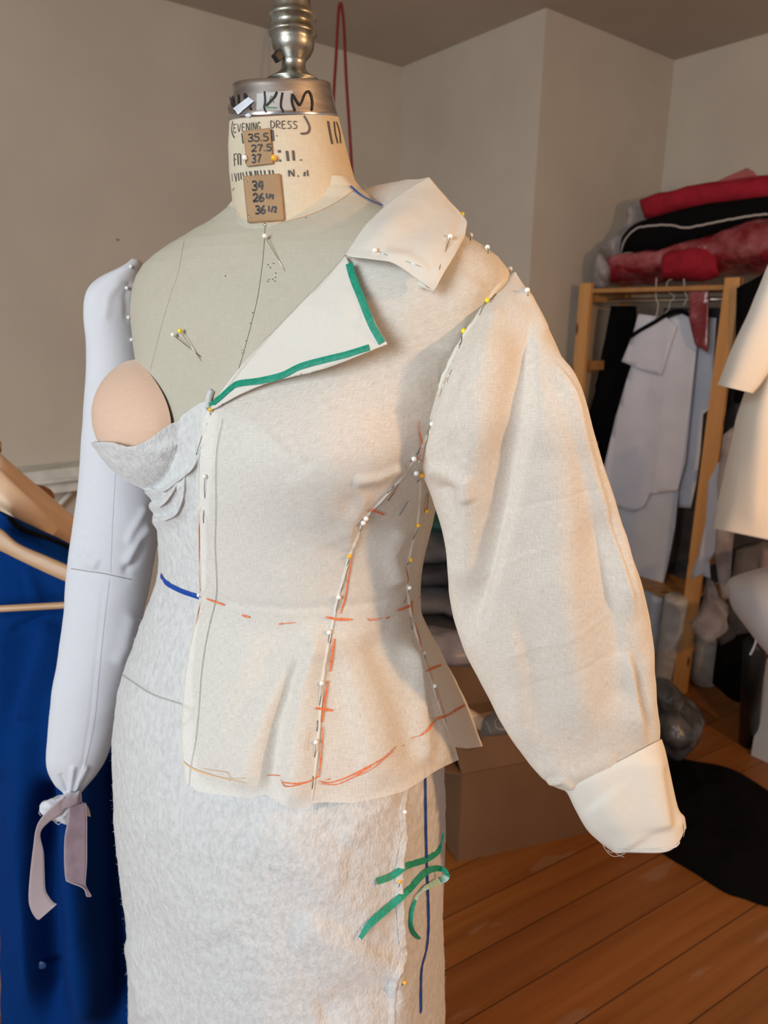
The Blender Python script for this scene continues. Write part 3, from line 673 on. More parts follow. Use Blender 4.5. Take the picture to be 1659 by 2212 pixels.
front = ((G - ORG) * n).sum(2) < 0
for r_ in [([(640, 1980), (780, 2060), (880, 2110)], 60, 26, .006), ([(600, 1760), (700, 1900), (840, 2040)], 60, 50, .003), ([(285, 2020), (300, 2120), (318, 2212)], 12, 26, .006), ([(680, 2212), (780, 2150), (860, 2128)], 34, 40, -.006),
           ([(540, 1780), (640, 1840), (760, 1880)], 60, 60, .003), ([(340, 1740), (430, 1860), (470, 2050)], 50, 70, .0035), ([(868, 1760), (868, 1980), (862, 2110), (850, 2300)], 14, 30, .004), ([(860, 1710), (800, 1760), (740, 1820)], 26, 30, .003),
           ([(434, 975), (424, 1000), (398, 1030), (350, 1060), (300, 1056)], 3.5, 16, .0055), ([(390, 1036), (375, 1060), (355, 1086), (338, 1092), (310, 1082)], 3.5, 14, .0045), ([(400, 1030), (397, 1070), (386, 1106), (365, 1118), (345, 1122), (330, 1108)], 3.5, 16, .0055), ([(330, 980), (380, 960), (425, 930)], 14, 14, .002)]:
    wr = wr + ridge(px, py, *r_) * front
G = G + n * wr[..., None]
G = G + n * (.0012 * np.exp(-(v / .004) ** 2))[None, :, None]
# split: bodice above the hip seam, skirt below
SEAM = np.array([(200, 1420), (262, 1455), (285, 1470), (330, 1500), (395, 1522), (500, 1530), (960, 1500)], float)
zs_ = np.array([solve_z(dress_s, t, SEAM, -.7, -.2) if -1.5 < t < 1.2 else np.nan for t in ths]); gd = ~np.isnan(zs_); zs_ = np.interp(ths, ths[gd], zs_[gd])
J = np.array([np.abs(Z[i] - zs_[i]).argmin() for i in range(NT)])
kb = 170
def resamp(Gx, a, b, n):
    out = np.zeros((Gx.shape[0], n, 3))
    for i in range(Gx.shape[0]):
        t = np.linspace(a[i], b[i], n); k = np.minimum(t.astype(int), Gx.shape[1] - 2); f = (t - k)[:, None]
        out[i] = Gx[i, k] * (1 - f) + Gx[i, k + 1] * f
    return out
grid('bodice', resamp(G, J * 0, J, 260), M['fleece'], dress, key='bodice', flip=True, solid=.0022, offset=-1)
grid('skirt', resamp(G, J, J * 0 + NZ - 1, 460), M['fleece'], dress, key='skirt', flip=True)
DR = ['bodice', 'skirt']
rng = np.random.RandomState(3); V = []; Fc = []
iu = rng.randint(0, NT - 1, 9000); iv = rng.randint(30, NZ - 150, 9000)
for a_, b_ in zip(iu, iv):
    p = G[a_, b_]; nn_ = n[a_, b_]
    if (p - ORG) @ nn_ > .30 * np.linalg.norm(p - ORG): continue
    q = p + nn_ * rng.uniform(.0006, .0026) + rng.normal(0, .0014, 3); m_ = (p + q) / 2 + rng.normal(0, .0006, 3); w_ = rng.normal(0, .00006, 3)
    k0 = len(V); V += [p - w_, p + w_, m_ - w_, m_ + w_, q]; Fc += [(k0, k0 + 1, k0 + 3, k0 + 2), (k0 + 2, k0 + 3, k0 + 4)]
tag(mesh('fleece_fuzz', V, Fc, M['fleece'], dress), kind='stuff')
mesh('hip_seam', *ribbon_on([([(262, 1456), (285, 1472), (330, 1500), (395, 1522)], 3.0)], DR, .0004), M['selvedge'], dress)
# raised pinned side seam cord
def surf_tube(pts, rr, keys, lift=0.0, n=10):
    s = smoothline(pts, 5); q = []
    for x, y in s[:, :2]:
        h = hit(x, y, keys)
        if h: q.append(h[0] + h[1] * lift)
    q = np.array(q)
    for _ in range(3): q[1:-1] = (q[:-2] + 2 * q[1:-1] + q[2:]) / 4
    return tube(q, rr, n)
# ruffle layers under the bust: quads of px with lift from the bodice
def sheet(name, rows, mt, parent, keys, nu=60, nv=40, lift0=.001, solid=.001, key=None, label=None, wob=0, offset=0):
    """rows: list of rows, each list of (px, py, lift) control points; laid over real surfaces"""
    R = np.array([crspline(r_, nu) for r_ in rows]); C = np.array([crspline(R[:, i], nv) for i in range(nu)])   # nu x nv x 3
    D = np.full((nu, nv), np.nan); Nn = np.zeros((nu, nv, 3))
    for i in range(nu):
        for j in range(nv):
            h = hit(C[i, j, 0], C[i, j, 1], keys)
            if h: D[i, j] = (h[0] - ORG) @ fw
    for _ in range(200):
        bad = np.isnan(D)
        if not bad.any(): break
        Dp = np.pad(D, 1, constant_values=np.nan); st_ = np.stack([Dp[:-2, 1:-1], Dp[2:, 1:-1], Dp[1:-1, :-2], Dp[1:-1, 2:]])
        cnt = (~np.isnan(st_)).sum(0); m_ = np.nansum(st_, 0) / np.maximum(cnt, 1); D = np.where(bad & (cnt > 0), m_, D)
    for _ in range(6):
        Dp = np.pad(D, 1, mode='edge'); D = np.minimum(D, (Dp[:-2, 1:-1] + Dp[2:, 1:-1] + Dp[1:-1, :-2] + Dp[1:-1, 2:]) / 4 + .0) * .5 + D * .5
    D = D - C[..., 2] - lift0
    Gs = np.zeros((nu, nv, 3))
    for i in range(nu):
        for j in range(nv): Gs[i, j] = P(C[i, j, 0], C[i, j, 1], D[i, j])
    if wob: Gs = Gs + gnormals(Gs) * (fbm(Gs, 60, 3, 3) * wob)[..., None]
    return grid(name, Gs, mt, parent, key=key, solid=solid, label=label, offset=offset)
mesh('fleece_tuft', *surf_tube([(452, 880), (455, 860), (461, 843)], [.0028] * 8 if False else .0028, ['bodice', 'torso'], .002), M['fleece'], dress)

# ================================================================== MUSLIN JACKET
jacket = empty('muslin_jacket', 'unbleached muslin half jacket pinned over the white dress, orange pencil marks along its seams', 'jacket', (float(fz(-.3, 0)), YC, 0))
FRONT = np.array([(300, 900), (405, 900), (450, 832), (490, 800), (555, 750), (600, 708), (700, 606), (800, 522), (850, 483), (882, 450), (893, 437), (1000, 430), (1150, 430), (1290, 433), (1380, 414), (1450, 402), (1540, 395), (1620, 394), (1700, 402), (1780, 410)], float)
ARM = np.array([(500, 1300), (560, 1150), (590, 1106), (650, 1052), (720, 1006), (810, 960), (915, 929), (990, 897), (1125, 785), (1200, 757), (1290, 731), (1400, 710), (1500, 695), (1620, 684), (1700, 678), (1800, 670)], float)
SIDE = np.array([(980, 903), (1020, 908), (1130, 902), (1210, 883), (1270, 880), (1330, 888), (1410, 912), (1480, 934), (1550, 957), (1640, 990), (1760, 1030)], float)
HEM = np.array([(380, 1640), (398, 1690), (430, 1712), (480, 1718), (540, 1723), (575, 1716), (610, 1738), (640, 1746), (668, 1749), (676, 1734), (700, 1733), (760, 1735), (830, 1722), (870, 1710), (905, 1690), (930, 1672), (960, 1655), (990, 1641), (1030, 1618), (1060, 1616)], float)
HEMB = np.array([(900, 1600), (985, 1614), (1010, 1617), (1043, 1612), (1100, 1600)], float)
zj = np.linspace(.13, -.60, 150)
def smooth1(a, k=2):
    a = np.array(a, float)
    for _ in range(k): a[1:-1] = (a[:-2] + 2 * a[1:-1] + a[2:]) / 4
    return a
tf = smooth1([solve_th(jack_s, z, FRONT, -1.2, 2.0, 2.3 if z > .06 else None) for z in zj]); ta = smooth1([solve_th(jack_s, z, ARM, -1.0, 2.0, 1.75) for z in zj])
ts = smooth1([solve_th(jack_s, z, SIDE, -1.0, 2.2, 1.7) for z in zj])
def at(arr, z): return np.interp(-np.asarray(z), -zj, arr)
JR = [([(700, 1345), (660, 1480), (640, 1600), (628, 1760)], 20, 44, .010), ([(700, 1345), (600, 1500), (545, 1620), (520, 1730)], 34, 34, .0075), ([(660, 1400), (600, 1560), (578, 1720)], 16, 16, -.006),
      ([(640, 1010), (690, 1080), (745, 1180)], 40, 60, .002), ([(880, 1010), (820, 1035), (760, 1040)], 10, 16, .0035), ([(905, 1010), (840, 1040), (735, 1110)], 26, 20, -.002), ([(800, 1060), (760, 1130), (750, 1200)], 22, 14, .003),
      ([(880, 1140), (850, 1200), (870, 1270)], 22, 10, .004), ([(720, 1330), (760, 1450), (800, 1600), (820, 1720)], 30, 60, .005), ([(790, 1360), (850, 1500), (900, 1660)], 30, 34, -.004),
      ([(880, 1370), (905, 1500), (925, 1660)], 22, 8, .007), ([(880, 1390), (935, 1520), (965, 1660)], 14, 22, .004), ([(1040, 600), (1000, 670), (960, 780)], 40, 30, .004), ([(860, 640), (900, 760), (890, 900)], 60, 60, .003), ([(560, 1360), (500, 1500), (470, 1690)], 40, 40, .003), ([(435, 1290), (520, 1310), (640, 1318), (760, 1310), (880, 1290)], 7, 12, -.0012)]
def jpanel(name, t0f, t1f, zt, hem, nu, nv, key, rows=None, lab=None, off=0.0, zbot=-.62, wr_amp=.0006, ridges=JR):
    us = np.linspace(0, 1, nu); Gp = np.zeros((nu, nv, 3))
    zb = []
    for u in us:
        S = lambda t, z, u=u: jack_s(t0f(z) + (t1f(z) - t0f(z)) * u, z)
        zb.append(solve_z(S, 0, hem, zbot, -.25) if hem is not None else zbot)
    zb = np.array(zb)
    for i, u in enumerate(us):
        z = np.linspace(zt(u) if callable(zt) else zt, zb[i], nv); Gp[i] = jack_s(t0f(z) + (t1f(z) - t0f(z)) * u, z)
    n = gnormals(Gp); c = np.array([fz(-.3, 0), YC, 0]); n = n * np.sign(((Gp - c) * n)[..., :2].sum(2, keepdims=True)); Gp = Gp + n * off
    px, py, d = projv(Gp); vis = sstep(-((Gp - ORG) * n).sum(2) / d, -.02, .15)
    hgt = sum(ridge(px, py, *r_) for r_ in ridges) * vis + fbm(Gp, 12, 3, 4) * wr_amp * 2 + fbm(Gp, 60, 2, 6) * wr_amp * .5
    Gp = Gp + n * hgt[..., None]
    return grid(name, Gp, M['muslin'], jacket, key=key, flip=True, label=lab)
fp = jpanel('front_panel', lambda z: at(tf, z), lambda z: np.maximum(at(ta, z), at(tf, z) + .02), .118, HEM, 260, 420, 'jfront')
z990 = -.128
zt_side = float(zj[np.abs(np.array([proj(jack_s(at(ta, z), z))[1] for z in zj]) - 992).argmin()])
sp2 = jpanel('side_panel', lambda z: at(ta, z), lambda z: at(ts, z), zt_side + .004, HEM, 110, 300, 'jside')
bp2 = jpanel('back_panel', lambda z: at(ts, z), lambda z: 0 * np.asarray(z) + math.pi, lambda u: zt_side + .004 + .16 * min(1, u * 3), HEMB, 150, 240, 'jback')
JK = ['jfront', 'jside', 'jback']
def tube_edges(rows, n_len, n_c, power=.85, closed_profile=True, dirv=None):
    """rows: (xl, yl, dl, xr, yr, dr, thickness); returns closed tube grid n_c x n_len"""
    R = crspline([r_[:7] for r_ in rows], n_len)
    ph = np.linspace(0, 2 * math.pi, n_c + 1)[:-1]; G = np.zeros((n_c, n_len, 3))
    for j in range(n_len):
        a = P(R[j, 0], R[j, 1], R[j, 2]); b = P(R[j, 3], R[j, 4], R[j, 5]); c = (a + b) / 2; e = (b - a) / 2
        v = c - ORG; v = v / np.linalg.norm(v); v = v - e * (v @ e) / (e @ e); v /= np.linalg.norm(v)
        cs, sn = np.cos(ph), np.sin(ph)
        G[:, j] = c + np.outer(np.sign(cs) * np.abs(cs) ** power, e) + np.outer(np.sign(sn) * np.abs(sn) ** power * R[j, 6], v)
    return G
# jacket sleeve
SLV = [(1096, 598, 0.572, 1114, 588, 0.576, 0.004), (1050, 652, 0.549, 1144, 652, 0.566, 0.018), (1005, 722, 0.546, 1185, 730, 0.56, 0.028), (958, 815, 0.55, 1226, 822, 0.56, 0.036), (928, 915, 0.56, 1262, 905, 0.565, 0.042), (905, 996, 0.585, 1293, 990, 0.575, 0.045), (936, 1082, 0.604, 1320, 1078, 0.586, 0.046), (967, 1182, 0.62, 1350, 1170, 0.599, 0.047), (973, 1290, 0.633, 1383, 1272, 0.612, 0.046), (1001, 1400, 0.65, 1404, 1370, 0.627, 0.044), (1047, 1492, 0.662, 1415, 1455, 0.641, 0.04), (1110, 1605, 0.675, 1422, 1530, 0.655, 0.036), (1178, 1684, 0.682, 1426, 1578, 0.667, 0.032), (1232, 1710, 0.685, 1425, 1602, 0.672, 0.028)]
G = tube_edges(SLV, 330, 260)
SR_ = [([(1142, 660), (1146, 740), (1134, 900), (1100, 1080), (1060, 1230), (1012, 1400)], 46, 14, -.010), ([(1080, 690), (1040, 860), (1015, 1010), (1004, 1160), (1002, 1300)], 40, 44, .009), ([(1186, 724), (1204, 775), (1240, 880), (1290, 1030), (1335, 1160), (1362, 1260), (1392, 1350)], 26, 9, .0075), ([(1198, 724), (1220, 785), (1262, 880), (1312, 1020), (1352, 1130)], 10, 12, -.005),
       ([(1180, 770), (1225, 885), (1272, 1030), (1318, 1165), (1348, 1265), (1376, 1350)], 14, 4, .0042), ([(1345, 1380), (1362, 1440), (1380, 1540), (1398, 1625)], 34, 7, .006, .35), ([(1370, 1390), (1384, 1480), (1406, 1610)], 8, 12, -.004, .35), ([(1070, 1290), (1105, 1380), (1118, 1470), (1122, 1560), (1160, 1660)], 44, 26, .0045, .35),
       ([(915, 1010), (975, 1018), (1010, 1030), (1022, 1080)], 22, 12, .004), ([(935, 1060), (980, 1050), (992, 1120), (994, 1240)], 14, 14, -.003), ([(1190, 760), (1205, 900), (1215, 1050), (1215, 1250), (1240, 1450), (1280, 1620)], 60, 40, .008), ([(1290, 1080), (1318, 1260), (1340, 1420), (1365, 1560)], 40, 22, -.006),
       ([(1150, 1660), (1240, 1675), (1340, 1640)], 24, 20, .003), ([(1080, 640), (1050, 730), (1010, 850), (960, 960)], 18, 26, .004), ([(1120, 620), (1160, 650), (1190, 720)], 12, 10, .003), ([(1180, 1690), (1215, 1680), (1240, 1700)], 8, 8, .003), ([(1060, 1120), (1180, 1075), (1300, 1050)], 5, 5, -.0004), ([(1020, 1260), (1110, 1210), (1180, 1180)], 4, 5, .0005), ([(1080, 1420), (1200, 1380), (1330, 1330)], 5, 5, .0005), ([(1090, 1500), (1240, 1440), (1390, 1400)], 5, 5, -.0004)]
G = fold(G, SR_, closed=True); nn = gnormals(G, True)
G = G + nn * (fbm(G, 14, 3, 9) * .0012 + fbm(G, 45, 2, 3) * .0004)[..., None]
grid('sleeve', G, M['muslin'], jacket, closed=True, key='sleeve', flip=True)
# turned-back cuff: outer ring wider than the sleeve, open at the bottom
CUF = [(1221, 1706, 0.684, 1428, 1597, 0.671, 0.032), (1229, 1716, 0.685, 1436, 1622, 0.672, 0.034), (1244, 1748, 0.688, 1447, 1672, 0.676, 0.035), (1268, 1790, 0.692, 1462, 1735, 0.68, 0.034), (1294, 1816, 0.695, 1476, 1762, 0.684, 0.033), (1326, 1840, 0.697, 1481, 1790, 0.687, 0.032)]
G = tube_edges(CUF, 70, 160, .8)
px, py, d = projv(G); vv = np.linspace(0, 1, 70)[None, :]
tt_ = np.clip((px - 1326) / 152, 0, 1); sag = 52 * tt_ * (1 - tt_ ** 8) * vv ** 2.5 / F * .68
G = G - up * sag[..., None]
G = fold(G, [([(1415, 1625), (1425, 1700), (1440, 1800)], 40, 16, .004), ([(1290, 1720), (1330, 1770), (1370, 1835)], 50, 50, .003), ([(1436, 1650), (1452, 1730), (1464, 1790)], 10, 10, -.003)], closed=True)
cu = grid('cuff', G, M['muslin_dense'], jacket, closed=True, key='cuff', flip=True, solid=.0012, label='deep turned-back muslin cuff with raw edge')
for pts in ([(1264, 1770), (1270, 1785), (1290, 1800), (1300, 1820)], [(1296, 1812), (1310, 1838), (1326, 1850), (1345, 1846), (1352, 1841)], [(1312, 1836), (1320, 1842), (1326, 1838), (1334, 1846), (1349, 1852)], [(1470, 1775), (1478, 1772), (1480, 1790), (1476, 1808)]):
    q = crspline([P(x, y, .679) for x, y in pts], 24); mesh('loose_thread', *tube(q, .00022, 6), M['muslin_dense'], cu)
mesh('raw_edge', *ribbon_on([([(1335, 1833), (1390, 1834), (1450, 1829), (1466, 1818), (1476, 1800), (1474, 1780)], 5)], ['cuff'], .0012), M['fleece'], cu)
JS = JK + ['sleeve']
# seam ridges (pinned allowances) as thin raised folds
def seam_ridge(pts, keys, w=.0013, hgt=.0014, lift=.0):
    s = smoothline(pts, 4); q = []; nn = []
    for x, y in s[:, :2]:
        h = hit(x, y, keys)
        if h: q.append(h[0]); nn.append(h[1])
    q = np.array(q); nn = np.array(nn)
    for _ in range(4): q[1:-1] = (q[:-2] + 2 * q[1:-1] + q[2:]) / 4; nn[1:-1] = (nn[:-2] + 2 * nn[1:-1] + nn[2:]) / 4
    V = []; Fc = []; m = len(q)
    for i in range(m):
        t = q[min(i + 1, m - 1)] - q[max(i - 1, 0)]; s_ = np.cross(nn[i], t); s_ /= np.linalg.norm(s_)
        k = math.sin(math.pi * (i + .5) / m) ** .4
        wv = 1 + .35 * math.sin(i * .7) * math.sin(i * .23)
        for a_, b_ in ((-1.6, -.0003), (-.2, hgt * .9 * k * wv), (.35, hgt * k * wv), (.75, -.0003)):
            V.append(q[i] + nn[i] * (b_ + lift) + s_ * a_ * w)
    for i in range(m - 1):
        for j in range(3): Fc.append((i * 4 + j, (i + 1) * 4 + j, (i + 1) * 4 + j + 1, i * 4 + j + 1))
    return V, Fc
PRIN = [(897, 992), (870, 1030), (835, 1070), (790, 1120), (770, 1165), (757, 1200), (742, 1250), (731, 1290), (719, 1350), (708, 1400), (700, 1450), (695, 1500), (691, 1560), (686, 1620), (680, 1680), (674, 1730)]
SIDB = [(906, 1020), (908, 1060), (902, 1130), (892, 1170), (883, 1210), (880, 1270), (888, 1330), (905, 1390), (912, 1410), (934, 1480), (957, 1550), (990, 1640)]
mesh('princess_seam', *seam_ridge(PRIN, JK), M['muslin_dense'], jacket, label='pinned raised princess seam')
mesh('side_seam', *seam_ridge(SIDB, JK), M['muslin_dense'], jacket, label='pinned raised side seam')
mesh('armhole_seam', *seam_ridge([(1104, 592), (1080, 615), (1050, 652), (1028, 690), (1005, 722), (980, 768), (958, 815), (942, 865), (929, 915), (917, 955), (905, 992)], JS, .0014, .0018), M['muslin_dense'], jacket, label='pinned raised armhole seam')
mesh('front_edge', *seam_ridge([(438, 890), (432, 960), (430, 1000), (430, 1150), (433, 1290), (414, 1380), (402, 1450), (395, 1540), (394, 1620), (401, 1690)], JK + DR, .0012, .0010), M['muslin_dense'], jacket)

for pts in ([(436, 968), (424, 1000), (398, 1028), (352, 1060), (306, 1056)], [(388, 1038), (374, 1060), (355, 1086), (338, 1092), (312, 1080)], [(399, 1028), (397, 1068), (386, 1104), (365, 1119), (345, 1122), (330, 1108)]):
    mesh('ruffle_edge', *seam_ridge(pts, DR, .0016, .0030), M['fleece'], dress)
mesh('pinned_side_seam', *seam_ridge([(886, 1690), (874, 1730), (871, 1760), (876, 1800), (870, 1850), (866, 1900), (868, 1960), (872, 2020), (874, 2060), (868, 2090), (855, 2120), (850, 2160), (848, 2240)], DR, .0038, .0030), M['fleece'], dress, label='raised white side seam allowance')
# lapel
DK = JK + ['torso']
lap = [[(448, 886, .001), (520, 790, .002), (600, 705, .003), (680, 622, .003), (746, 552, .003)], [(455, 884, .002), (560, 800, .006), (650, 735, .009), (715, 660, .009), (765, 590, .007)], [(462, 881, .003), (590, 815, .010), (700, 780, .015), (760, 720, .015), (792, 655, .011)], [(470, 878, .004), (515, 845, .008), (600, 818, .013), (690, 797, .018), (762, 770, .021), (836, 743, .022)]]
lap = [[(447, 888, .001), (520, 792, .002), (600, 706, .003), (680, 624, .003), (747, 551, .003)],
       [(454, 885, .002), (545, 805, .005), (640, 730, .008), (718, 655, .009), (767, 597, .007)],
       [(470, 879, .003), (560, 822, .008), (665, 770, .013), (748, 705, .014), (794, 660, .012)],
       [(495, 859, .004), (580, 826, .009), (690, 794, .015), (765, 757, .018), (816, 708, .017)],
       [(517, 838, .006), (600, 819, .010), (700, 796, .017), (770, 770, .020), (837, 743, .021)]]
lp = sheet('lapel', lap, M['muslin_dense'], jacket, DK, 90, 70, key='lapel', solid=.0010, label='folded-back muslin lapel edged with green tape', wob=.0004)
# collar: upper leaf falling outward, and inner stand
def psheet(name, rows, mt, parent, nu=60, nv=50, key=None, solid=.001, label=None, wob=0, ridges=None):
    """rows of control points (px, py, depth)"""
    R = np.array([crspline(r_, nu) for r_ in rows]); C = np.array([crspline(R[:, i], nv) for i in range(nu)])
    Gs = np.array([[P(*C[i, j]) for j in range(nv)] for i in range(nu)])
    if ridges: Gs = fold(Gs, ridges)
    if wob: Gs = Gs + gnormals(Gs) * (fbm(Gs, 40, 3, 7) * wob)[..., None]
    return grid(name, Gs, mt, parent, key=key, solid=solid, label=label)
def dj(x, y, keys=('jfront', 'torso'), dflt=.62):
    h = hit(x, y, keys); return ((h[0] - ORG) @ fw) if h else dflt
d1, d2, d3 = dj(750, 560), dj(860, 600), dj(935, 628)
col = [[(748, 551, .540), (786, 492, .551), (832, 446, .571), (880, 410, .594), (926, 383, .612)],
       [(762, 556, .532), (812, 510, .535), (862, 468, .548), (912, 436, .571), (958, 420, .592)],
       [(800, 560, .524), (846, 535, .527), (892, 502, .538), (945, 470, .556), (990, 452, .575)],
       [(852, 570, .518), (890, 562, .519), (926, 535, .524), (966, 506, .538), (1008, 476, .560)],
       [(905, 606, .516), (925, 600, .516), (948, 574, .518), (976, 538, .528), (1006, 498, .550)],
       [(938, 629, .518), (946, 614, .517), (960, 588, .518), (982, 552, .526), (1003, 512, .545)]]
psheet('collar', col, M['muslin_dense'], jacket, 70, 60, key='collar', label='flat muslin collar leaf pinned along its edge', wob=.0004, ridges=[([(826, 552), (880, 556), (930, 590)], 10, 12, .0015), ([(960, 420), (1000, 470), (960, 560)], 10, 10, -.001)])
psheet('collar_stand', [[(926, 384, .613), (880, 411, .599), (832, 448, .581)], [(905, 388, .650), (850, 415, .640), (815, 440, .620)], [(865, 393, .690), (810, 402, .680), (780, 415, .665)], [(840, 430, .705), (800, 428, .690), (772, 422, .680)]], M['muslin'], jacket, 40, 30, label='back neck stand of the collar', key='stand')
psheet('collar_turning', [[(938, 629, .519), (918, 621, .522), (903, 622, .524)], [(922, 622, .523), (910, 618, .525), (903, 614, .526)], [(914, 606, .521), (908, 603, .524), (906, 600, .525)]], M['muslin_dense'], jacket, 20, 14)

# pencil and grain marks on the panels (each on its own panel)
def marks(name, strokes, keys, mt, parent, lift=.0011, lab=None):
    for st_1 in strokes:
        V, Fc = ribbon_on([st_1], keys, lift, True)
        if Fc: mesh(name, V, Fc, mt, parent)
grey = [([(484, 905), (472, 960), (468, 1010), (468, 1090), (466, 1180), (469, 1240), (468, 1290), (454, 1350), (444, 1400), (436, 1460), (431, 1530), (424, 1600), (413, 1660), (410, 1698)], 1.4)]
marks('grain_line', grey, JK, M['grey_pencil'], fp)
fr = [([(440, 893), (436, 930), (431, 1000)], 1.6), ([(430, 1045), (430, 1065)], 3), ([(431, 1100), (432, 1220), (434, 1280)], 1.6), ([(434, 1300), (424, 1350)], 1.5), ([(447, 1292), (465, 1299), (487, 1307)], 5), ([(524, 1328), (541, 1333)], 5), ([(603, 1347), (612, 1346)], 4), ([(612, 1346), (638, 1344)], 2),
      ([(704, 1332), (730, 1337), (760, 1338)], 6), ([(904, 908), (905, 935), (911, 960), (903, 990)], 4), ([(908, 945), (906, 985)], 2.5), ([(896, 985), (912, 996)], 2), ([(794, 1100), (830, 1109)], 4), ([(800, 1095), (828, 1112)], 2.5), ([(978, 780), (960, 815), (950, 845), (941, 875)], 3.2),
      ([(760, 1205), (752, 1245), (745, 1290), (735, 1325)], 4), ([(722, 1380), (716, 1420), (712, 1450)], 6), ([(708, 1470), (700, 1520), (695, 1560)], 5), ([(697, 1570), (692, 1640), (687, 1680)], 3.5), ([(681, 1529), (700, 1532), (718, 1535)], 5.5), ([(610, 1690), (640, 1692), (665, 1688), (686, 1676)], 3.2), ([(608, 1684), (618, 1698), (650, 1694)], 2.5), ([(606, 1676), (600, 1675), (575, 1674)], 2)]
marks('pencil_mark', fr, JK, M['red_pencil'], fp, lab='orange-red pencil marks')
marks('pale_pencil_mark', [([(394, 1640), (410, 1655), (440, 1668), (500, 1685)], 3), ([(395, 1645), (420, 1662), (450, 1672), (530, 1690)], 2), ([(440, 1660), (490, 1668), (500, 1680), (530, 1680)], 1.6), ([(660, 1622), (666, 1580)], 1.5)], JK, M['pale_pencil'], fp)
sdm = [([(688, 1686), (710, 1690), (745, 1680), (790, 1658), (826, 1638), (855, 1612)], 3), ([(690, 1692), (725, 1694), (760, 1680), (800, 1662), (850, 1622)], 2), ([(705, 1684), (712, 1682)], 3), ([(765, 1676), (800, 1655)], 4), ([(868, 1612), (872, 1608)], 2), ([(905, 1590), (925, 1575), (935, 1562)], 4), ([(912, 1586), (940, 1556), (962, 1548)], 3),
       ([(832, 1335), (840, 1332)], 4), ([(822, 1334), (802, 1339), (793, 1335)], 2.5), ([(857, 1318), (880, 1310), (890, 1300)], 6), ([(876, 1225), (880, 1250), (877, 1262)], 3), ([(888, 1295), (890, 1330)], 4), ([(895, 1345), (905, 1380), (912, 1410)], 5), ([(915, 1420), (925, 1445), (935, 1470)], 4), ([(920, 1450), (935, 1443), (952, 1437)], 5), ([(838, 1072), (860, 1050)], 1.5), ([(884, 1595), (900, 1590)], 1.6)]
marks('pencil_mark', sdm, JK, M['red_pencil'], sp2, lab='orange-red pencil marks')
marks('pencil_mark', [([(905, 1290), (920, 1278)], 5), ([(940, 1480), (955, 1530), (960, 1548)], 3), ([(935, 1552), (965, 1545), (985, 1532), (1002, 1522)], 3.5), ([(975, 1540), (1004, 1524)], 2.5), ([(920, 1065), (915, 1100)], 2)], JK, M['red_pencil'], bp2, lab='orange-red pencil marks')

# ================================================================== STYLE TAPES
def tape(name, pts, w, keys, mt, label, cat, group, lift=.0014):
    V, Fc = ribbon_on([(pts, w)], keys, lift * .7); o = mesh(name, V, Fc, mt, None, solid=.00015, smooth=False); return tag(o, label, cat, group)
ALLK = JK + DR + ['torso', 'lapel', 'collar', 'sleeve', 'cuff', 'neck']
tape('style_tape', [(752, 557), (763, 600), (779, 641), (803, 700), (826, 742)], 16, ['lapel'], M['green_tape'], 'green style tape running down the side edge of the lapel', 'tape', 'green style tapes on the lapel edge')
tape('style_tape', [(449, 882), (475, 862), (500, 840), (517, 830), (560, 824), (610, 812), (650, 793), (700, 779), (750, 767), (798, 752)], 15, ['lapel', 'jfront', 'bodice'], M['green_tape'], 'green style tape along the slanted lower edge of the lapel', 'tape', 'green style tapes on the lapel edge', .0018)
tape('style_tape', [(349, 1243), (362, 1260), (395, 1277), (434, 1290)], 11, DR, M['blue_tape'], 'short blue style tape round the waist beside the jacket front', 'tape', 'blue style tapes marking the form')
tape('style_tape', [(757, 404), (775, 420), (800, 435), (834, 449)], 5, ['neck', 'torso'], M['blue_tape'], 'thin blue style tape along the shoulder from neck to collar', 'tape', 'blue style tapes marking the form')
tape('style_tape', [(350, 521), (356, 519), (364, 517)], 6, ['torso'], M['blue_tape'], 'scrap of blue tape on the bare shoulder', 'tape', 'blue style tapes marking the form')
tape('style_tape', [(917, 1650), (918, 1750), (920, 1850), (924, 1960), (924, 2010), (920, 2050), (910, 2090), (908, 2130), (908, 2186)], 8, DR, M['blue_tape'], 'long blue style tape down the side of the skirt', 'tape', 'blue style tapes marking the form', .0016)
def free_tape(pts, w, mt1, label, mt2=None, flip_at=None):
    """pts (px, py, lift from skirt)"""
    s = crspline(pts, 70); q = []; nn = []
    for x, y, l in s:
        h = hit(min(x, 950), y, DR); dd = (h[0] - ORG) @ fw
        q.append(P(x, y, dd - l * 1.25 - .0018)); nn.append(h[1])
    q = np.array(q); V = []; Fc = []; fm_ = []; m = len(q)
    for i in range(m):
        t = q[min(i + 1, m - 1)] - q[max(i - 1, 0)]; v = q[i] - ORG; v /= np.linalg.norm(v); sd = np.cross(v, t); sd /= np.linalg.norm(sd)
        tw = w if np.isscalar(w) else np.interp(i / (m - 1), [k[0] for k in w], [k[1] for k in w]); hw = tw * ((q[i] - ORG) @ fw) / F / 2
        V += [q[i] + sd * hw, q[i] - sd * hw]
    for i in range(m - 1): Fc.append((2 * i, 2 * i + 1, 2 * i + 3, 2 * i + 2)); fm_.append(1 if flip_at and flip_at[0] < i / m < flip_at[1] else 0)
    o = mesh('style_tape', V, Fc, mt1, None, solid=.00015, smooth=False, mats=[mt1, mt2 or mt1], fmat=fm_); return tag(o, label, 'tape', 'green tape scraps stuck on the side of the skirt')
free_tape([(958, 1800, .004), (952, 1825, .004), (945, 1840, .003), (920, 1857, .002), (880, 1870, .002), (845, 1893, .002), (814, 1904, .002)], [(0, 4), (.15, 4), (.3, 12), (1, 14)], M['green_tape'], 'upper green tape scrap crossing the blue side tape')
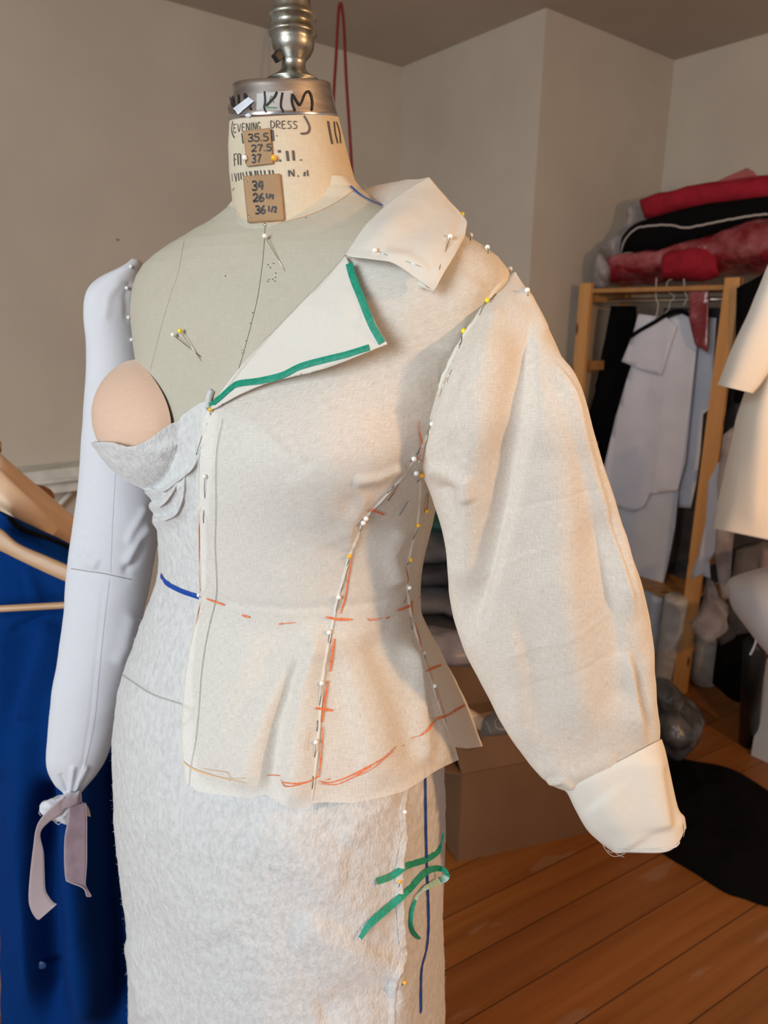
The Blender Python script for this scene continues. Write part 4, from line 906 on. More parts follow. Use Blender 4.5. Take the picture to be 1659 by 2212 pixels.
free_tape([(778, 2027, .003), (800, 1995, .003), (840, 1960, .003), (880, 1925, .003), (915, 1888, .004), (940, 1876, .008), (960, 1880, .014), (965, 1893, .016), (945, 1905, .012), (915, 1922, .008), (895, 1950, .005), (887, 1985, .003), (892, 2012, .003), (908, 2028, .003)], [(0, 10), (.1, 16), (.4, 12), (.5, 9), (.56, 16), (.66, 11), (.72, 3), (.8, 10), (.95, 9), (1, 4)], M['green_tape'], 'looped green tape scrap showing its pale backing', M['tape_back'], (.52, .74))

# ================================================================== PINS
PINK = ALLK + ['arm'] + ['cup-1', 'cap', k1, k2, 'ruf1', 'stand']
hm = {}
def pin(x, y, x2, y2, colr, where, segs=(), rad=.0021, bright=False, stick=0.0):
    h = hit(x, y, PINK) or (P(x, y, .61), -ray(x, y) / np.linalg.norm(ray(x, y)))
    c = h[0] + h[1] * (rad * .9 + stick)
    o = empty('dressmaker_pin', '%s-headed pin %s' % (colr, where), 'pin', tuple(h[0]), 'glass-headed dressmaking pins in the garments')
    st_ = M['bright_steel'] if bright else M['steel']
    h2 = hit(x2, y2, PINK); e = h2[0] + h2[1] * .0002 if h2 else P(x2, y2, (c - ORG) @ fw)
    shaft = tube([c, c + (e - c) * .5 + h[1] * .0006, e], .00030, 6)
    for (a, b_, c2, d_) in segs:
        p1, p2 = hit(a, b_, PINK), hit(c2, d_, PINK)
        if p1 and p2: mesh('shaft', *tube([p1[0] + p1[1] * .0002, (p1[0] + p2[0]) / 2 + p1[1] * .0009, p2[0] + p2[1] * .0002], .00030, 6), st_, o)
    mesh('shaft', *shaft, st_, o)
    mesh('head', *sphere(c, rad, 14, 10), M['pin_' + {'white': 'white', 'yellow': 'yellow', 'amber': 'amber'}[colr]], o)
    return o
for a in [
 (578, 519, 616, 586, 'white', 'leaning on the bare centre front below the neck', (), .0020, True, .003), (399, 716, 436, 780, 'yellow', 'stuck in the bare chest, crossing a white one', (), .0021, True, .003), (384, 724, 435, 771, 'white', 'stuck in the bare chest, crossing a yellow one', (), .0021, False, .003),
 (532, 342, 541, 346, 'white', 'at the left edge of the upper kraft card', (), .0023, True), (593, 343, 590, 345, 'amber', 'at the right edge of the upper kraft card', (), .0025, True),
 (811, 545, 838, 553, 'white', 'near the front corner of the collar', [(874, 564, 915, 579)], .0021, True), (970, 515, 961, 546, 'white', 'along the outer edge of the collar', [(952, 570, 947, 590)], .0021), (998, 463, 1000, 476, 'yellow', 'peeping over the outer collar corner'), (1014, 513, 1016, 520, 'white', 'on the shoulder line just outside the collar'), (1050, 539, 1054, 548, 'white', 'on the shoulder line midway to the sleeve'),
 (1102, 581, 1090, 605, 'white', 'at the top of the sleeve cap'), (1054, 653, 1036, 681, 'yellow', 'high on the armhole seam', [(1071, 636, 1060, 654)]), (1006, 718, 995, 745, 'yellow', 'on the armhole seam below the other yellow one', [(998, 738, 992, 752)]), (929, 915, 920, 950, 'white', 'low on the armhole seam', [(965, 815, 950, 858), (977, 798, 966, 825)], .0021, True), (1137, 631, 1140, 640, 'white', 'behind the sleeve cap'),
 (891, 989, 886, 996, 'white', 'left of the underarm point'), (896, 1019, 907, 985, 'white', 'just below the underarm point', (), .0021, True), (908, 1024, 901, 1041, 'amber', 'under the armpit beside two white ones'), (788, 1117, 806, 1100, 'white', 'at the bust notch, upper of a pair', [(838, 1082, 864, 1038), (836, 1065, 851, 1049)]), (782, 1126, 776, 1150, 'white', 'at the bust notch, lower of a pair'),
 (754, 1199, 748, 1226, 'amber', 'on the princess seam above the waist'), (731, 1288, 724, 1328, 'white', 'on the princess seam at the waist', [(741, 1262, 735, 1280)]), (711, 1367, 706, 1413, 'white', 'on the princess seam just below the waist notch', [(717, 1366, 713, 1390)]), (693, 1475, 690, 1524, 'white', 'on the princess seam at the middle of the peplum', [(701, 1446, 697, 1465)]), (681, 1602, 679, 1636, 'white', 'on the princess seam near the hem', [(686, 1556, 684, 1580), (676, 1676, 674, 1704)]),
 (918, 1102, 924, 1066, 'amber', 'on the side seam, topmost amber one'), (900, 1133, 892, 1165, 'amber', 'on the side seam, middle amber one'), (884, 1208, 879, 1220, 'amber', 'on the side seam, lowest amber one'), (881, 1268, 873, 1303, 'white', 'on the side seam at the waist', [(886, 1333, 890, 1360)]), (913, 1412, 922, 1442, 'white', 'on the side seam above the hip notch'), (935, 1483, 945, 1517, 'white', 'on the side seam below the hip notch', [(957, 1545, 965, 1568)]),
 (459, 885, 455, 897, 'amber', 'at the lapel break point', [(448, 915, 424, 983)]), (446, 1028, 443, 1076, 'white', 'on the front facing above the waist', [(441, 1102, 440, 1130)]), (433, 1285, 434, 1291, 'white', 'holding the end of the blue waist tape'), (879, 1110, 862, 1078, 'white', 'lying on the side panel near the bust') if False else (872, 1752, 873, 1760, 'white', 'on the skirt side seam just below the jacket hem'),
 (862, 1901, 860, 1920, 'amber', 'on the skirt side seam between the green tapes'), (871, 2120, 868, 2128, 'amber', 'low on the skirt side seam')]:
    pin(*a)
mesh_ = ribbon_on([([(881, 1080), (862, 1112)], 2)], JK, .0009); 
tag(mesh('loose_needle', *mesh_, M['steel'], None, solid=.0003), 'headless steel pin lying in the side panel below the bust', 'needle')
for (x, y) in ((484, 372), ):
    pass
for (x, y, w_) in ((530, 388, 'upper'), (537, 465, 'lower')):
    h = hit(x, y, PINK); h2 = hit(x + 6, y + 5, PINK)
    tag(mesh('dressmaker_pin', *tube([h[0] + h[1] * .0002, (h[0] + h2[0]) / 2 + h[1] * .0016, h2[0] + h2[1] * .0003], .00035, 6), M['bright_steel'], None), 'small steel pin at the %s left corner of the lower kraft card' % w_, 'pin', 'plain steel pins in the lower kraft card')

# ================================================================== WHITE PADDED ARM
arm = empty('padded_arm', 'white cotton stuffed arm with seam lines, hanging from the bare shoulder of the form', 'padded arm', tuple(P(230, 700, .84)))
ARMR = [(268, 575, .790, 286, 560, .780, .004), (240, 590, .800, 287, 575, .770, .022), (225, 625, .806, 290, 620, .775, .034), (217, 680, .812, 300, 680, .785, .040), (211, 760, .820, 318, 760, .800, .043), (205, 850, .828, 330, 850, .808, .044), (196, 950, .838, 338, 950, .818, .045), (186, 1040, .846, 342, 1050, .828, .045), (173, 1130, .854, 338, 1140, .838, .044), (158, 1220, .862, 322, 1230, .850, .042), (150, 1320, .872, 305, 1320, .860, .040),
        (138, 1400, .882, 290, 1400, .870, .039), (124, 1480, .890, 268, 1480, .880, .037), (114, 1560, .898, 247, 1560, .888, .035), (107, 1630, .905, 226, 1630, .895, .031), (109, 1665, .908, 208, 1665, .900, .027), (122, 1695, .911, 188, 1693, .905, .018), (137, 1712, .913, 174, 1712, .909, .010), (142, 1722, .914, 170, 1722, .911, .009)]
G = tube_edges(ARMR, 300, 140, .95)
G = fold(G, [([(175, 1180), (190, 1210), (215, 1222)], 12, 10, .003), ([(330, 1130), (300, 1170), (270, 1225)], 12, 12, .004), ([(318, 1160), (290, 1215), (262, 1240)], 8, 9, -.003), ([(320, 1090), (285, 1150), (272, 1180)], 9, 9, .0025), ([(265, 600), (235, 640), (225, 700)], 9, 9, .0012), ([(280, 600), (270, 640), (274, 700)], 6, 8, -.001), ([(155, 1232), (230, 1240), (290, 1252)], 6, 6, -.0016),
    ([(160, 1650), (155, 1690), (150, 1715)], 6, 6, .003), ([(190, 1650), (170, 1690), (160, 1715)], 6, 6, .003), ([(130, 1670), (140, 1695), (148, 1714)], 5, 5, -.002), ([(290, 1320), (272, 1400), (250, 1440)], 16, 12, .003), ([(225, 1250), (210, 1400), (195, 1550), (170, 1700)], 2.5, 2.5, -.0006), ([(180, 1160), (188, 1190)], 4, 4, -.0015), ([(185, 850), (260, 860), (320, 850)], 5, 5, 0)], closed=True)
G = G + gnormals(G, True) * (fbm(G, 16, 3, 2) * .0012)[..., None]
up_arm = grid('arm_cover', G, M['sateen'], arm, closed=True, key='arm', flip=True)
mesh('elbow_seam', *ribbon_on([([(154, 1228), (185, 1233), (225, 1239), (262, 1247), (285, 1252)], 1.6)], ['arm'], .0004), M['grey_pencil'], arm)
mesh('lengthwise_seam', *ribbon_on([([(254, 880), (250, 1000), (243, 1120), (238, 1236)], 1.4), ([(236, 1250), (224, 1350), (214, 1450), (203, 1560), (186, 1640), (166, 1706)], 1.6)], ['arm'], .0004), M['paper_blue'], arm)
mesh('cap_seam', *ribbon_on([([(238, 588), (262, 578), (284, 574)], 1.5)], ['arm'], .0004), M['paper_blue'], arm)
# gathered raw end below the tie
G = tube_edges([(148, 1712, .912, 168, 1712, .910, .009), (118, 1722, .905, 158, 1730, .905, .014), (94, 1735, .900, 160, 1755, .902, .017), (86, 1752, .900, 150, 1776, .903, .014), (98, 1766, .904, 136, 1778, .904, .006)], 60, 60, .9)
G = G + gnormals(G, True) * (fbm(G, 70, 3, 3) * .0035)[..., None]
grid('gathered_end', G, M['sateen'], arm, closed=True, key='gather', flip=True, cap=True, label='crumpled raw cotton end below the tie')
for pts in ([(92, 1748), (84, 1755), (88, 1762)], [(118, 1768), (124, 1780), (136, 1776)], [(112, 1764), (118, 1776), (128, 1782)]):
    mesh('loose_thread', *tube(crspline([P(x, y, .896) for x, y in pts], 14), .0003, 6), M['sateen'], arm)
# velvet ribbon
rib = empty('velvet_ribbon', 'mauve velvet ribbon knotted round the wrist end of the white padded arm', 'ribbon', tuple(P(155, 1720, .90)))
def strip(name, L, R, mt, parent, lab=None, n=60, edge=True):
    """L, R edge polylines with depth"""
    a, b_ = crspline(L, n), crspline(R, n); Gs = np.array([[P(*(a[i] * (1 - t) + b_[i] * t)) for t in np.linspace(0, 1, 9)] for i in range(n)])
    o = grid(name, Gs, mt, parent, solid=.0012, label=lab)
    if edge:
        for e_ in (Gs[:, 0], Gs[:, -1], Gs[-1]): mesh('selvedge', *tube(e_, .0007, 6), M['velvet_edge'], o)
    return o
strip('ribbon_tail', [(150, 1735, .886), (148, 1770, .884), (141, 1810, .885), (140, 1860, .885), (143, 1898, .885), (150, 1905, .885), (180, 1918, .886), (188, 1936, .887)], [(185, 1735, .890), (187, 1770, .890), (187, 1810, .890), (187, 1860, .890), (185, 1890, .890), (184, 1910, .890), (189, 1922, .888), (197, 1936, .888)], M['velvet'], rib, 'dark pile side of the ribbon')
strip('ribbon_tail', [(140, 1722, .886), (118, 1738, .880), (92, 1765, .878), (79, 1790, .880), (73, 1830, .882), (66, 1890, .884), (63, 1940, .884), (68, 1965, .884), (78, 1982, .884), (84, 1986, .884)], [(150, 1738, .890), (130, 1760, .884), (105, 1775, .882), (86, 1800, .883), (93, 1840, .886), (95, 1880, .888), (97, 1920, .888), (105, 1938, .888), (116, 1951, .888), (122, 1953, .888)], M['velvet_back'], rib, 'pale backing side of the ribbon')
G = tube_edges([(134, 1726, .900, 140, 1716, .900, .010), (136, 1742, .890, 150, 1715, .890, .012), (150, 1738, .886, 162, 1716, .886, .013), (168, 1730, .888, 172, 1712, .888, .013), (177, 1730, .897, 176, 1716, .897, .010)], 40, 30, .9)
grid('knot', G, M['velvet'], rib, closed=True, flip=True, cap=True)
strip('ribbon_tail', [(176, 1732, .893), (182, 1744, .893), (184, 1762, .893)], [(184, 1735, .896), (192, 1748, .896), (196, 1764, .896)], M['tan_satin'], rib, 'short frayed ribbon end', 20, False)
for (x, y, x2, y2, w_) in ((282, 577, 288, 580, 'topmost'), (272, 622, 280, 624, 'second from the top'), (277, 686, 284, 688, 'third from the top'), (283, 734, 290, 736, 'lowest')):
    pin(x, y, x2, y2, 'white', 'joining the padded arm to the shoulder, %s of four' % w_, (), .0020)

# ================================================================== BACKGROUND, RIGHT: SHELVING
nB = np.array([-.788, -.616, 0])                                # away from the right wall, into the room
PR = atz(1468, 1492, 0); PR[2] = 0
lo, hi = 0, 1.5
for _ in range(40):
    t = (lo + hi) / 2; p = PR - dB * t
    if proj((p[0], p[1], 1.74))[0] > 1266: lo = t
    else: hi = t
PLf = PR - dB * lo; SW = lo; SD = .30; SH = 1.775
shelf = empty('shelving_unit', 'knotty pine open shelving unit standing in the corner, fabric piled on its top', 'shelf unit', tuple((PR + PLf) / 2 - nB * SD / 2))
for nm, p in (('front', PLf), ('front', PR), ('back', PLf - nB * SD), ('back', PR - nB * SD)):
    V, Fc = box((p[0], p[1], SH / 2), dB * .031, nB * .013, (0, 0, SH / 2)); bevel(mesh('post', V, Fc, M['pine'], shelf, smooth=False), .002)
mid = (PR + PLf) / 2 - nB * SD / 2
for z in (SH - .035, .42, .10):
    V, Fc = box((mid[0], mid[1], z), dB * (SW / 2 - .03), nB * (SD / 2), (0, 0, .009)); bevel(mesh('shelf_board', V, Fc, M['pine_x'], shelf, smooth=False), .001)
for p in (PLf, PR):
    for z in (.2, .6, 1.0, 1.4, SH - .06):
        c = p - nB * SD / 2; V, Fc = box((c[0], c[1], z), dB * .010, nB * (SD / 2), (0, 0, .022)); mesh('side_rung', V, Fc, M['pine_x'], shelf, smooth=False)
rodc = mid + nB * .0; rodz = SH - .075
mesh('hanging_rod', *tube([rodc - dB * (SW / 2 - .03) + [0, 0, rodz], rodc + dB * (SW / 2 - .03) + [0, 0, rodz]], .010, 12), M['bright_steel'], shelf)
SP0 = PR.copy()
def hang(name, outline, depth_in, mt, label, cat, group=None, thick=.006, tilt=0.0, wav=.006, parent=None, nseg=1):
    """a cut sheet hanging in a vertical plane parallel to the shelf front, depth_in behind the front posts; outline in px"""
    n = nB * math.cos(tilt) + dB * math.sin(tilt); p0 = SP0 - nB * depth_in
    return cutsheet(name, outline, p0, n, mt, label, cat, group, thick, wav, parent)
def cutsheet(name, outline, p0, n, mt, label, cat, group=None, thick=.006, wav=.006, parent=None, cell=.03):
    import bmesh
    pts = [onplane(x, y, p0, n) for x, y in outline]
    e1 = np.cross([0, 0, 1.0], n); e1 /= np.linalg.norm(e1); e2 = np.cross(n, e1); e2 /= np.linalg.norm(e2)
    o0 = pts[0]; uv_ = np.array([[(p - o0) @ e1, (p - o0) @ e2] for p in pts])
    bm = bmesh.new(); vs = [bm.verts.new((a, b_, 0)) for a, b_ in uv_]; bm.faces.new(vs)
    for ax, (lo_, hi_) in enumerate(((uv_[:, 0].min(), uv_[:, 0].max()), (uv_[:, 1].min(), uv_[:, 1].max()))):
        k = lo_ + cell
        while k < hi_:
            co = [0, 0, 0]; co[ax] = k; no_ = [0, 0, 0]; no_[ax] = 1
            bmesh.ops.bisect_plane(bm, geom=bm.verts[:] + bm.edges[:] + bm.faces[:], plane_co=co, plane_no=no_); k += cell
    V = []; nz = n / np.linalg.norm(n); ph_ = random.random() * 6
    bm.verts.index_update()
    for v_ in bm.verts:
        a, b_ = v_.co.x, v_.co.y; V.append(o0 + e1 * a + e2 * b_ + nz * (wav * math.sin(a * 38 + ph_ + b_ * 2) + wav * .6 * math.sin(a * 90 + ph_ * 2)))
    Fc = [[v_.index for v_ in f.verts] for f in bm.faces]; bm.free()
    o = mesh(name, V, Fc, mt, parent, solid=thick)
    return tag(o, label, cat, group) if label else o
g = 'garment patterns hanging from the shelving rod'
hang('hanging_garment', [(1325, 661), (1365, 661), (1370, 701), (1356, 760), (1420, 760), (1420, 1440), (1290, 1440), (1280, 1100), (1268, 918), (1282, 850), (1298, 791), (1312, 745)], .20, M['black_cloth'], 'black garment hanging behind the paper patterns', 'garment', None, .03, 0, .012)
hang('hanging_garment', [(1440, 665), (1600, 665), (1600, 1240), (1540, 1260), (1500, 1420), (1440, 1460), (1400, 1460), (1410, 900)], .26, M['dark_grey_cloth'], 'dark grey garment filling the right half of the hanging rail', 'garment', None, .02, 0, .012)
hang('hanging_garment', [(1488, 618), (1530, 612), (1528, 760), (1500, 745), (1490, 690)], .04, M['plastic_red'], 'dark red cloth hanging over the shelf edge', 'cloth', None, .006, 0, .006)
def pat(name, ol, dpt, mt, lab): return hang('paper_pattern', ol, dpt, mt, lab, 'paper pattern', g, .004, 0, .0035)
pC = pat('c', [(1500, 690), (1513, 684), (1546, 687), (1543, 739), (1537, 814), (1546, 869), (1518, 895), (1512, 976), (1505, 1034), (1500, 1060), (1492, 1097), (1461, 1095), (1455, 900)], .14, M['paper_blue'], 'cool white paper pattern hanging rightmost in the bundle')
pB = pat('b', [(1340, 900), (1474, 880), (1474, 960), (1458, 1139), (1440, 1228), (1422, 1297), (1407, 1300), (1405, 1330), (1397, 1333), (1396, 1310), (1383, 1303), (1347, 1169), (1327, 1090)], .115, M['paper_blue'], 'longest paper pattern, hanging lowest in the bundle')
pA = pat('a', [(1383, 678), (1440, 690), (1500, 668), (1509, 661), (1504, 760), (1490, 900), (1480, 1000), (1462, 1060), (1404, 1067), (1389, 1096), (1365, 1106), (1319, 1091), (1300, 1035), (1329, 900), (1365, 790), (1370, 740)], .09, M['paper'], 'wide white paper pattern hanging in the middle of the bundle')
pD = pat('d', [(1366, 722), (1380, 678), (1440, 686), (1462, 706), (1428, 812), (1366, 791), (1343, 781)], .07, M['paper'], 'short bodice-shaped paper pattern hanging frontmost on the black hanger')
pE = pat('e', [(1318, 985), (1330, 968), (1325, 1010), (1306, 1070), (1298, 1030)], .10, M['paper_blue'], 'narrow sliver of paper pattern at the left edge of the bundle')
pln = SP0 - nB * .06
def W2(x, y, dp=.06): return onplane(x, y, SP0 - nB * dp, nB)
for ol in ([(1395, 735), (1400, 800)], [(1408, 725), (1412, 790)], [(1425, 740), (1422, 810)]):
    pass
hk = empty('clothes_hanger', 'black plastic clothes hanger with white wire hook holding the patterns', 'clothes hanger', tuple(W2(1440, 681)))
mesh('hanger_arm', *tube(crspline([W2(1357, 730, .055), W2(1385, 712, .055), (W2(1412, 697, .055)), W2(1440, 680, .055), W2(1470, 672, .055), W2(1505, 690, .055)], 24), .0085, 10), M['black_cloth'], hk)
mesh('hook', *tube(crspline([W2(1427, 686, .055), W2(1444, 668, .055), W2(1448, 652, .055), W2(1457, 640, .055), W2(1446, 632, .055), W2(1440, 617, .055), W2(1444, 606, .07), W2(1452, 604, .09)], 40), .0022, 8), M['selvedge'], hk)
for i, (pts, lab) in enumerate((([(1418, 600), (1417, 640), (1422, 660), (1416, 690)], 'left wire pattern hook on the rail'), ([(1477, 602), (1480, 630), (1484, 645), (1476, 660)], 'middle wire pattern hook on the rail'), ([(1522, 624), (1516, 640), (1517, 668)], 'right wire pattern hook on the rail'))):
    tag(mesh('pattern_hook', *tube(crspline([W2(x, y, .05) for x, y in pts], 16), .003, 8), M['selvedge'], None), lab, 'hook', 'wire hooks on the hanging rail')

# fabric stack on top of the shelf: bolts laid along the shelf
def bolt(name, rows, mt, label, cat='fabric', thick=None, power=.8, nz_=.004, n=80, ends=True, parent=None, key=None, group='fabric piled on top of the shelving'):
    """rows: (x_top, y_top, x_bot, y_bot, depth, thickness)"""
    G = tube_edges([(a, b_, d_, c_, e_, d_, t_) for a, b_, c_, e_, d_, t_ in rows], n, 64, power)
    G = G + gnormals(G, True) * (fbm(G, 9, 3, len(name)) * nz_)[..., None]
    o = grid(name, G, mt, parent, closed=True, flip=True, cap=ends, key=key)
    return tag(o, label, cat, group) if label else o
dl, dr_ = (PLf[1] * math.cos(PITCH)), (PR[1] * math.cos(PITCH))
bolt('fabric_roll', [(1302, 612, 1300, 620, 3.45, .02), (1304, 578, 1312, 612, 3.40, .09), (1340, 556, 1345, 608, 3.35, .12), (1430, 545, 1432, 603, 3.22, .14), (1500, 530, 1505, 598, 3.12, .15), (1580, 505, 1590, 590, 3.0, .15), (1660, 480, 1668, 590, 2.88, .15), (1760, 470, 1770, 580, 2.76, .13)], M['plastic_red'], 'red fabric in cloudy plastic at the bottom of the pile', 'fabric roll', nz_=.015, power=.7)
bolt('fabric_roll', [(1425, 606, 1426, 612, 3.16, .01), (1432, 552, 1436, 604, 3.12, .06), (1490, 540, 1494, 602, 3.04, .07), (1545, 530, 1548, 598, 2.98, .05), (1550, 560, 1552, 594, 2.98, .01)], M['red_cloth'], 'bright red fabric bundle bulging at the front of the shelf top', 'fabric roll', nz_=.01)
bolt('fabric_bolt', [(1338, 540, 1340, 548, 3.36, .01), (1348, 510, 1352, 552, 3.33, .06), (1375, 488, 1385, 555, 3.28, .10), (1430, 470, 1440, 552, 3.2, .12), (1500, 452, 1515, 532, 3.1, .13), (1580, 440, 1595, 505, 3.0, .13), (1660, 430, 1670, 490, 2.9, .12), (1760, 420, 1770, 480, 2.78, .12)], M['black_cloth'], 'flat bolt of black fabric with pale selvedges', 'fabric bolt', nz_=.004, key='blackbolt')
bb = bpy.data.objects['fabric_bolt']
for pts in ([(1342, 546), (1350, 520), (1372, 496), (1392, 490), (1420, 487), (1450, 487), (1480, 492), (1520, 485), (1570, 475), (1620, 466), (1659, 462)], [(1344, 547), (1370, 546), (1392, 551), (1425, 552), (1460, 543), (1500, 534), (1540, 524), (1575, 514)]):
    s_ = smoothline(pts, 6); q = []
    for x, y in s_:
        h = hit(x, y, ['blackbolt'])
        if h: q.append(h[0] + h[1] * .002 + np.array([0, 0, random.uniform(-1, 1) * .0015]))
    if len(q) > 3: mesh('selvedge', *tube(q, .0045, 8), M['selvedge'], bb, label='frayed pale selvedge')
bolt('fabric_roll', [(1384, 438, 1388, 452, 3.26, .01), (1386, 432, 1398, 472, 3.24, .05), (1440, 416, 1452, 462, 3.16, .06), (1520, 399, 1530, 452, 3.06, .07), (1600, 388, 1608, 444, 2.96, .07), (1670, 380, 1676, 440, 2.88, .07), (1760, 372, 1766, 436, 2.78, .07)], M['red_cloth'], 'long red fabric roll on the very top of the pile', 'fabric roll', nz_=.006)
cutsheet('tulle_offcut', [(1540, 396), (1612, 362), (1628, 370), (1640, 384), (1600, 392)], onplane(1600, 385, SP0 - nB * .2, nB), nB, M['red_sheer'], 'sheer red tulle corner sticking up from the top roll', 'tulle', 'fabric piled on top of the shelving', .001, .004)
bolt('plastic_bag', [(1284, 618, 1290, 620, 3.367, .01), (1286, 580, 1308, 618, 3.348, .05), (1292, 548, 1316, 600, 3.329, .07), (1304, 520, 1340, 560, 3.440, .08), (1350, 498, 1372, 528, 3.380, .07), (1360, 452, 1392, 500, 3.360, .05), (1374, 438, 1394, 462, 3.340, .02)], M['plastic'], 'crumpled cloudy plastic at the left end of the fabric pile', 'plastic bag', nz_=.02, power=.7)

# wrapped rolls and bags by the right post
def stand_roll(xb, yb, xt, yt, d, wpx, mt, lab, cat='fabric roll', grp='rolls standing on the floor by the shelving', nz_=.006):
    b0 = atz(xb, yb, .012); d = (b0 - ORG) @ fw; t0 = P(xt, yt, d * .95 - .02); n = 40; r = wpx / 2 * d / F
    ax = (t0 - b0) / np.linalg.norm(t0 - b0); q = np.array([b0 + (t0 - b0) * i / (n - 1) for i in range(n)])
    V, Fc = tube(q, r * np.array([.93] + [1] * (n - 2) + [.9]), 32); V = np.array(V); V = V + np.outer(fbm(V, 11, 3, 1) * nz_, -fw)
    return tag(mesh('fabric_roll', V, Fc, mt, None), lab, cat, grp)
stand_roll(1437, 1466, 1462, 1290, 3.02, 46, M['roll_white'], 'plastic-wrapped white roll standing left of the right post')
stand_roll(1520, 1468, 1536, 1330, 3.05, 56, M['roll_white'], 'short white roll standing right of the post')
stand_roll(1404, 1440, 1420, 1290, 3.12, 26, M['paper_blue'], 'thin blue-grey roll half hidden by the muslin sleeve')
pl = dict(thick=.02)
bagn = np.array([-.35, -.93, 0])
def bag(ol, d, mt, lab, name='plastic_bag', cat='plastic bag', grp='plastic bags hanging from the right post', thick=.02, wav=.008, at_=(1540, 1150)): return cutsheet(name, ol, P(at_[0], at_[1], d), bagn, mt, lab, cat, grp, thick, wav)
bag([(1562, 940), (1580, 925), (1600, 915), (1606, 960), (1596, 1060), (1582, 1180), (1575, 1290), (1560, 1290), (1545, 1200), (1552, 1100), (1548, 1040)], 2.60, M['plastic'], 'long cloudy plastic bag hanging right of the post')
bag([(1550, 1000), (1566, 990), (1560, 1130), (1545, 1190), (1532, 1210), (1535, 1250), (1514, 1240), (1490, 1254), (1508, 1200), (1524, 1130), (1530, 1040)], 2.66, M['paper_blue'], 'pale paper strip tied to the post, its corner pointing left', 'paper_strip', 'paper', None, .003)
bag([(1534, 1250), (1548, 1290), (1566, 1310), (1572, 1350), (1558, 1372), (1540, 1390), (1520, 1385), (1500, 1362), (1490, 1348), (1512, 1330), (1525, 1300)], 2.66, M['plastic'], 'lowest lilac-tinted plastic bag bunched below the paper strip', thick=.05)
bag([(1572, 1290), (1612, 1290), (1618, 1360), (1590, 1366), (1560, 1388), (1548, 1375), (1568, 1340)], 2.75, M['dark_grey_cloth'], 'dark grey cloth bunched behind the ironing board', 'cloth', 'cloth', None, .05)
bag([(1590, 1190), (1660, 1170), (1662, 1300), (1600, 1320), (1575, 1295)], 2.95, M['grey_cloth'], 'grey cloth hanging behind the ironing board tip', 'cloth', 'cloth', None, .05)
bag([(1556, 1375), (1640, 1370), (1650, 1520), (1555, 1490)], 2.95, M['black_cloth'], 'black bag standing behind the ironing board leg', 'bag', 'bag', None, .12)
bag([(1590, 850), (1700, 850), (1700, 1220), (1575, 1230)], 3.1, M['dark_grey_cloth'], 'dark garment hanging behind the cream toile', 'garment', 'garment', None, .04)
bag([(1596, 622), (1700, 560), (1700, 860), (1586, 870)], 2.98, M['black_cloth'], 'black cloth hanging from the wall side right of the post', 'cloth', 'cloth', None, .04)

# cream toile hanging at the right edge
toile = empty('hanging_toile', 'cream muslin toile with a hemmed sleeve, hanging at the right edge', 'garment', tuple(P(1640, 800, 1.45)))
def flatpart(name, rows, mt, parent, lab, nz_=.003, n=90, power=.75, cap=True, folds=()):
    G = tube_edges(rows, n, 90, power); G = fold(G, list(folds), closed=True); G = G + gnormals(G, True) * (fbm(G, 8, 3, 3) * nz_)[..., None]
    return grid(name, G, mt, parent, closed=True, flip=True, cap=cap, label=lab)
flatpart('body', [(1676, 560, 1.5, 1860, 520, 1.5, .05), (1655, 690, 1.5, 1850, 700, 1.5, .06), (1632, 800, 1.5, 1850, 850, 1.5, .07), (1600, 900, 1.5, 1850, 950, 1.5, .07), (1577, 1010, 1.5, 1840, 1050, 1.5, .07), (1560, 1085, 1.5, 1830, 1120, 1.5, .07), (1547, 1143, 1.5, 1820, 1200, 1.5, .06)], M['toile'], toile, None, folds=[([(1690, 700), (1650, 900), (1628, 1170)], 26, 16, .012)])
flatpart('sleeve', [(1668, 560, 1.42, 1760, 560, 1.42, .03), (1640, 625, 1.42, 1730, 640, 1.42, .035), (1612, 690, 1.42, 1700, 712, 1.42, .038), (1586, 752, 1.42, 1668, 776, 1.42, .040), (1566, 800, 1.42, 1640, 822, 1.42, .040), (1553, 832, 1.42, 1619, 848, 1.42, .036)], M['toile'], toile, None)

# ironing board
ib = empty('ironing_board', 'white padded ironing board tip with dark folding legs at the right edge', 'ironing board', tuple(atz(1700, 1600, 0)))
G = tube_edges([(1569, 1262, 1.75, 1572, 1280, 1.75, .01), (1578, 1250, 1.75, 1582, 1312, 1.75, .06), (1600, 1242, 1.74, 1612, 1352, 1.74, .11), (1640, 1230, 1.72, 1650, 1398, 1.72, .15), (1700, 1216, 1.70, 1706, 1450, 1.70, .18), (1800, 1200, 1.66, 1806, 1500, 1.66, .19)], 60, 60, .85)
grid('padded_cover', G, M['iron_cover'], ib, closed=True, flip=True, cap=True, key='ibc')
mesh('cover_tie', *tube(crspline([P(1632, 1372, 1.66), P(1633, 1385, 1.66), P(1627, 1402, 1.66), P(1620, 1415, 1.66)], 16), .0025, 8), M['iron_cover'], ib)
for x0, x1, d in ((1624, 1605, 2.45),):
    a, b_ = P(1630, 1390, 2.40), atz(1616, 1606, 0); b_[2] = .0
    mesh('leg', *tube([a, b_], .035, 14), M['black_metal'], ib)
cab = P(1628, 1400, 2.2)
pa, pb = atz(1621, 1632, 0), atz(1700, 1668, 0); hgt = P(1640, 1395, (pa - ORG) @ fw)[2]
dd = (pb - pa) / np.linalg.norm(pb - pa); c = pa + dd * .5 + np.array([dd[1], -dd[0], 0]) * -.2 + [0, 0, hgt / 2]
tag(bevel(mesh('cabinet', *box(c, dd * .5, np.array([-dd[1], dd[0], 0]) * .2, (0, 0, hgt / 2)), M['grey_panel'], None, smooth=False), .003), 'pale grey cabinet side under the ironing board tip', 'cabinet')
